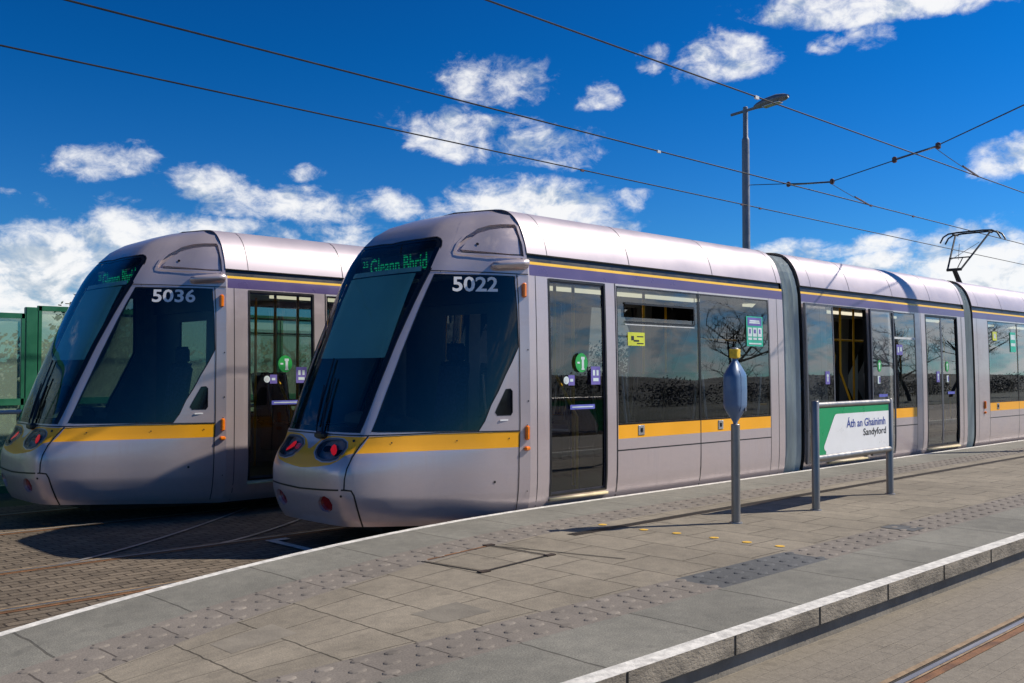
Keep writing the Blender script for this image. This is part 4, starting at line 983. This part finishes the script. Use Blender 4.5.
mb.box(((b0+b1)/2, 0, (z0+z1)/2), (b1-b0, .030, z1-z0), 'signg'); board = mb.build('name_board', sg_)
UW = lambda u, w: (b0+(b1-b0)*u, z0+(z1-z0)*w)
for sd_ in (-1, 1):
    mb = MB()
    poly = [(.085,0),(1,0),(1,.855),(.235,.855),(.215,.845),(.198,.80),(.062,.19),(.060,.14),(.068,.10),(.085,.07)] if sd_ < 0 else [(.085,0),(1,0),(1,.855),(.235,.855),(.198,.80),(.06,.15)]
    ii = [mb.add((UW(u,w)[0] if sd_ < 0 else b0+b1-UW(u,w)[0], .017*sd_, UW(u,w)[1])) for u, w in poly]; mb.face(ii if sd_ < 0 else ii[::-1], 'signw')
    def mp(u0,u1,w0,w1):
        def f(u, w):
            x, z = UW(u0+(u1-u0)*u, w0+(w1-w0)*w); return ((x if sd_ < 0 else b0+b1-x, .019*sd_, z), None)
        return f
    add_text(mb, 'Áth an Ghainimh', mp(.365,.945,.535,.765), 'inkb', .014); add_text(mb, 'Sandyford', mp(.605,.955,.275,.485), 'ink', .012)
    mb.build('lettering', board)

# ------------------------------------------------------------------ street lamp and overhead line
def street_lamp(loc, label, head_dir=-1):
    o = thing('street_lamp', label, 'street lamp', loc)
    mb = MB(); mb.lathe((0,0,0), [(0,.115),(7.95,.100),(8.0,.095),(8.05,.070),(8.86,.066),(8.88,.05)], 'lampgrey', 18); mb.box((0,0,.01), (.4,.4,.02), 'lampgrey'); mb.build('pole', o, auto=35)
    mb = MB(); mb.tube([(0,.45*-head_dir,8.74),(0,.40*head_dir,8.80)], .038, 'lampgrey', 10); mb.build('arm', o, auto=40)
    mb = MB(); d = head_dir; rings = []
    for y, w, h0, h1 in ((.28,.05,-.04,.05),(.38,.10,-.07,.09),(.60,.15,-.09,.14),(.95,.165,-.09,.15),(1.18,.14,-.075,.10),(1.30,.06,-.04,.04)):
        zc = 8.82+(y-.3)*.10
        rings.append([mb.add((w*math.cos(a), y*d, zc+(h1 if math.sin(a) > 0 else -h0)*math.sin(a))) for a in (2*math.pi*k/14 for k in range(14))])
    for r0, r1 in zip(rings, rings[1:]):
        for k in range(14): mb.face([r0[k], r0[(k+1)%14], r1[(k+1)%14], r1[k]], 'lampgrey')
    mb.face(rings[0], 'lampgrey'); mb.face(rings[-1][::-1], 'lampgrey'); hd = mb.build('lamp_head', o, smooth=True)
    mb = MB(); mb.box((0, .82*d, 8.782), (.22,.52,.03), 'chrome', Matrix.Rotation(.1*d, 3, 'X'), .01); mb.build('lamp_glass', hd)
    return o
street_lamp((22.93, 14.5, 0), 'tall grey street lamp rising behind the front tram, also holding the overhead wires', -1)
street_lamp((20.25, 5.02, PZ), 'grey lamp post on the platform past the right edge, casting its shadow on the tram', 1)
def sagwire(mb, a, b, r, sag=0.0, n=24):
    a, b = Vector(a), Vector(b)
    mb.tube([a.lerp(b, i/n)-Vector((0,0,sag*4*(i/n)*(1-i/n))) for i in range(n+1)], r, 'wire', 6)
for y, z, lab in ((8.33,6.055,'contact wire above the front tram, highest in the picture'),(11.93,6.12,'contact wire above the rear tram touching its pantograph'),(14.42,6.18,'feeder cable clipped to the street lamp, lowest of the long wires')):
    mb = MB(); sagwire(mb, (-30,y,z), (110,y,z), 0.0115 if y < 9 else .013)
    for x in ((13.5,26.7) if y < 9 else (15.7,24.9,27.5) if y < 13 else (22.6,23.5,16.2)): mb.box((x,y,z-.01), (.10,.03,.05), 'insul' if x > 16 else 'pale')
    tag(mb.build('overhead_wire'), lab, 'cable', 'long overhead wires')
sp = thing('span_wire', 'thin cross span wire with pull-off arms between the lamp and the contact wires', 'span wire', (0,0,0))
mb = MB()
for a, b, r in (((22.95,14.4,6.74),(21.55,11.35,6.20),.010),((21.55,11.35,6.20),(19.2,7.9,6.10),.011),((19.2,7.9,6.10),(15.51,5.05,5.667),.012),((15.51,5.05,5.667),(20.2,5.02,7.3),.010)): sagwire(mb, a, b, r, 0, 4)
mb.build('span', sp)
for a, b in (((22.3,12.9,6.45),(21.5,11.2,6.19)),((20.0,9.0,6.16),(19.1,7.75,6.09))):
    mb = MB(); mb.tube([a,b], .022, 'galv', 8); mb.build('pull_off_arm', sp, auto=40)
for a, b in (((19.2,7.9,6.10),(22.6,8.33,6.055)),((21.55,11.35,6.20),(24.8,11.93,6.12))):
    mb = MB(); sagwire(mb, a, b, .008, .02, 6); mb.tube([Vector(a).lerp(Vector(b), .62), b], .022, 'insul', 6); mb.build('steady_wire', sp)
for p in ((21.5,11.25,6.2),(19.15,7.8,6.1),(22.2,12.8,6.44),(20.1,9.1,6.17)):
    mb = MB(); mb.box(p, (.09,.09,.13), 'insul', bev=.02); mb.build('insulator', sp)

# ------------------------------------------------------------------ trams
t1 = make_tram('5022', (4.95, 8.33, 0), 'lilac-grey tram numbered 5022 at the platform, nearest to the camera')
t2 = copy_tree(t1); t2.location = (3.45, 11.93, 0); t2['label'] = 'lilac-grey tram numbered 5036 standing on the far track behind the other'
nm = {False: None, True: None}
for o in list(t2.children):
    if o.name.startswith('fleet_number'):
        rear = sum(v.co.x for v in o.data.vertices)/len(o.data.vertices) > 10
        tmp = number_mesh('5036', rear, (1 if o.data.vertices[0].co.y < 0 else -1,)).build('fleet_number'); o.data = tmp.data; bpy.data.objects.remove(tmp)

# ------------------------------------------------------------------ green screen fence, left
fz = thing('screen_fence', 'green steel fence with hazy see-through panels at far left', 'fence', (0,14.3,0))
def fence_bay(x0, x1, top, y=0.0):
    mb = MB()
    for z, h in ((top-.03,.07),(1.30,.09),(.12,.10)): mb.box(((x0+x1)/2, y, z), (x1-x0, .05, h), 'fgreen')
    for x in (x0+.03, x1-.03): mb.box((x, y, top/2), (.042,.05,top), 'fgreen')
    mb.build('panel_frame', fz)
    for za, zb in ((.17,1.255),(1.345,top-.065)):
        mb = MB(); mb.box(((x0+x1)/2, y+.004, (za+zb)/2), (x1-x0-.11, .008, zb-za), 'fglass'); mb.build('panel_pane', fz)
fx_ = 4.68
for i in range(5): fence_bay(fx_-.10-1.9*(i+1), fx_-.10-1.9*i, 2.505)
for i in range(6): fence_bay(fx_+.06+1.9*i, fx_+.06+1.9*(i+1), 2.62)
mb = MB(); mb.box((fx_-.02, .02, 1.3), (.155,.09,2.6), 'fgreen', bev=.01); mb.build('post', fz)
for i in range(1,6):
    mb = MB(); mb.box((fx_+.06+1.9*i, .075, 1.3), (.10,.10,2.58), 'fgreen'); mb.build('post', fz)
for i in range(1,6):
    mb = MB(); mb.box((fx_-.10-1.9*i, .07, 1.24), (.10,.09,2.48), 'fgreen'); mb.build('post', fz)
gr = thing('guard_rail', 'white painted tubular guard rail in front of the green fence', 'guard rail', (0,13.6,0))
mb = MB(); mb.tube([(-6,0,1.19),(12,0,1.19)], .028, 'pipe', 10); mb.build('handrail', gr, auto=40)
for x in (-5,-2,1,7,10):
    mb = MB(); mb.tube([(x,0,-.02),(x,0,1.17)], .025, 'pipe', 8); mb.build('post', gr, auto=40)

# ------------------------------------------------------------------ planting
def leaves(mb, c, rad, n, size, mats, rng, core=.55):
    for _ in range(n):
        while True:
            d = Vector((rng.uniform(-1,1), rng.uniform(-1,1), rng.uniform(-1,1)))
            if .05 < d.length <= 1: break
        k = d.length; d = d.normalized()*(core+(1-core)*k)
        p = Vector((c[0]+d.x*rad[0], c[1]+d.y*rad[1], c[2]+d.z*rad[2]))
        a = Vector((rng.gauss(0,1), rng.gauss(0,1), rng.gauss(0,1))).normalized(); b = a.orthogonal().normalized(); s = size*rng.uniform(.6,1.4)
        a2 = a.cross(b)
        mb.face([mb.add(p-b*s), mb.add(p+a2*s*.5), mb.add(p+b*s), mb.add(p-a2*s*.5)], rng.choice(mats))
def bush(x, y, w, h, n, size, mats, label, name='bush', cat='bush'):
    rng = random.Random(int(x*31+y*7)); o = thing(name, label, cat, (x,y,0), 0, 'greenery behind the screen fence')
    mb = MB(); stems = MB()
    for _ in range(9):
        a = rng.uniform(0, 6.28); r = rng.uniform(0, .55); cx, cy = math.cos(a)*r*w, math.sin(a)*r*w; cz = rng.uniform(.35,.85)*h; rr = rng.uniform(.28,.45)
        leaves(mb, (cx,cy,cz), (w*rr, w*rr, h*rr*.7), n//9, size, mats, rng)
        stems.tube([(cx*.2,cy*.2,-.05),(cx*.6,cy*.6,cz*.5),(cx,cy,cz)], [.035,.025,.01], 'bark', 5)
    mb.build('foliage', o); stems.build('stems', o)
for i, (x, y, w, h, ms, lab) in enumerate((
    (3.0,16.2,1.6,2.1,['leaf1','leaf3'],'low olive green bush seen through the left fence panel'),
    (5.6,16.6,1.7,2.2,['leaf1','leaf3','leaf2'],'mid green bush behind the green fence post'),
    (8.4,16.4,1.8,2.2,['leaf3','leaf1'],'green bush behind the fence hidden mostly by the rear tram cab'),
    (.2,16.5,1.8,2.0,['leaf3','leaf1'],'pale olive bush behind the far end of the left panels'),
    (11.5,16.8,2.0,2.3,['leaf1','leaf2'],'green bush behind the fence between the two trams'))):
    bush(x, y, w, h, 5200, .050, ms, lab)
bush(7.6, 18.8, 1.3, 2.95, 4200, .055, ['leaf2','leaf1'], 'taller dark green shrub showing above the others through the fence panel', 'shrub', 'shrub')
rng = random.Random(4); mb = MB()
for i in range(70):
    x = -30+i*1.7; leaves(mb, (x, 22+rng.uniform(-1,1), 1.0), (1.6,1.2,rng.uniform(1.0,1.5)), 160, .16, ['leaf1','leaf3','leaf2'], rng, .3)
o = mb.build('hedgerow'); tag(o, 'long hedge of mixed greenery beyond the fence', 'hedge', kind='stuff')
mb = MB(); strip(mb, 13.4, 60, -.004, 'grass', [-60+10*i for i in range(18)], bend=False); struct(mb.build('grass_bank'))
# what the windows reflect: bare trees and a low hill across the line
mb = MB(); strip(mb, -60, -7.5, -.002, 'added_verge', [-80+12*i for i in range(22)], bend=False); struct(mb.build('added_dark_verge'))  # unseen dark ground, added to darken the reflections in the windows
rng = random.Random(9); mb = MB()
for i in range(44):
    x = 8+i*2.5; leaves(mb, (x, -24+rng.uniform(-2,2), .9), (2.2,1.5,rng.uniform(.8,2.0)), 620, .085, ['hedgeleaf'], rng, .2)
o = mb.build('hedgerow'); tag(o, 'dark hedge across the line, mirrored low in the tram windows', 'hedge', kind='stuff')
mb = MB(); rows = []
for i in range(49):
    x = -60+8*i; h = 3.9+1.3*math.sin(i*.55)+.7*math.sin(i*1.3+1)
    rows.append([mb.add((x, -60, -.1)), mb.add((x, -95, h*.7)), mb.add((x, -130, h)), mb.add((x,-170,-.1))])
for p, q_ in zip(rows, rows[1:]):
    for k in range(3): mb.face([p[k], q_[k], q_[k+1], p[k+1]], 'farwood')
struct(mb.build('hill', smooth=True))
def bare_tree(x, y, h, seed, label):
    rng = random.Random(seed); o = thing('bare_tree', label, 'tree', (x,y,0), 0, 'bare trees mirrored in the tram windows')
    tr = MB(); br = MB()
    def grow(p, d, L, r, depth, mb):
        n = 3; pts = [p]; q = Vector(p)
        for i in range(n):
            d = (d+Vector((rng.gauss(0,.13), rng.gauss(0,.13), rng.gauss(.04,.08)))).normalized(); q = q+d*L/n; pts.append(q)
        mb.tube(pts, [r*(1-.35*i/n) for i in range(n+1)], 'bark' if depth < 2 else 'twig', 7 if depth < 2 else 4, False)
        if depth < 6:
            for _ in range(3 if 0 < depth < 5 else 6 if depth == 0 else 2):
                k = rng.choice(pts[1:]) if depth else rng.choice(pts[2:]); a = Vector((rng.gauss(0,1), rng.gauss(0,1), rng.gauss(.25,.6))).normalized()
                grow(k, (d*.55+a*.75).normalized(), L*rng.uniform(.6,.78), max(.005, r*.55), depth+1, br)
    grow(Vector((0,0,-.05)), Vector((0,0,1)), h*.34, h*.015, 0, tr); tr.build('trunk', o); br.build('branches', o)
bare_tree(45, -15.5, 9.5, 3, 'bare spreading tree mirrored in the second window of the front tram')
bare_tree(62, -13, 9, 5, 'bare tree mirrored in the middle car windows')
bare_tree(76, -16, 10, 8, 'smaller bare tree mirrored beside the middle car door')
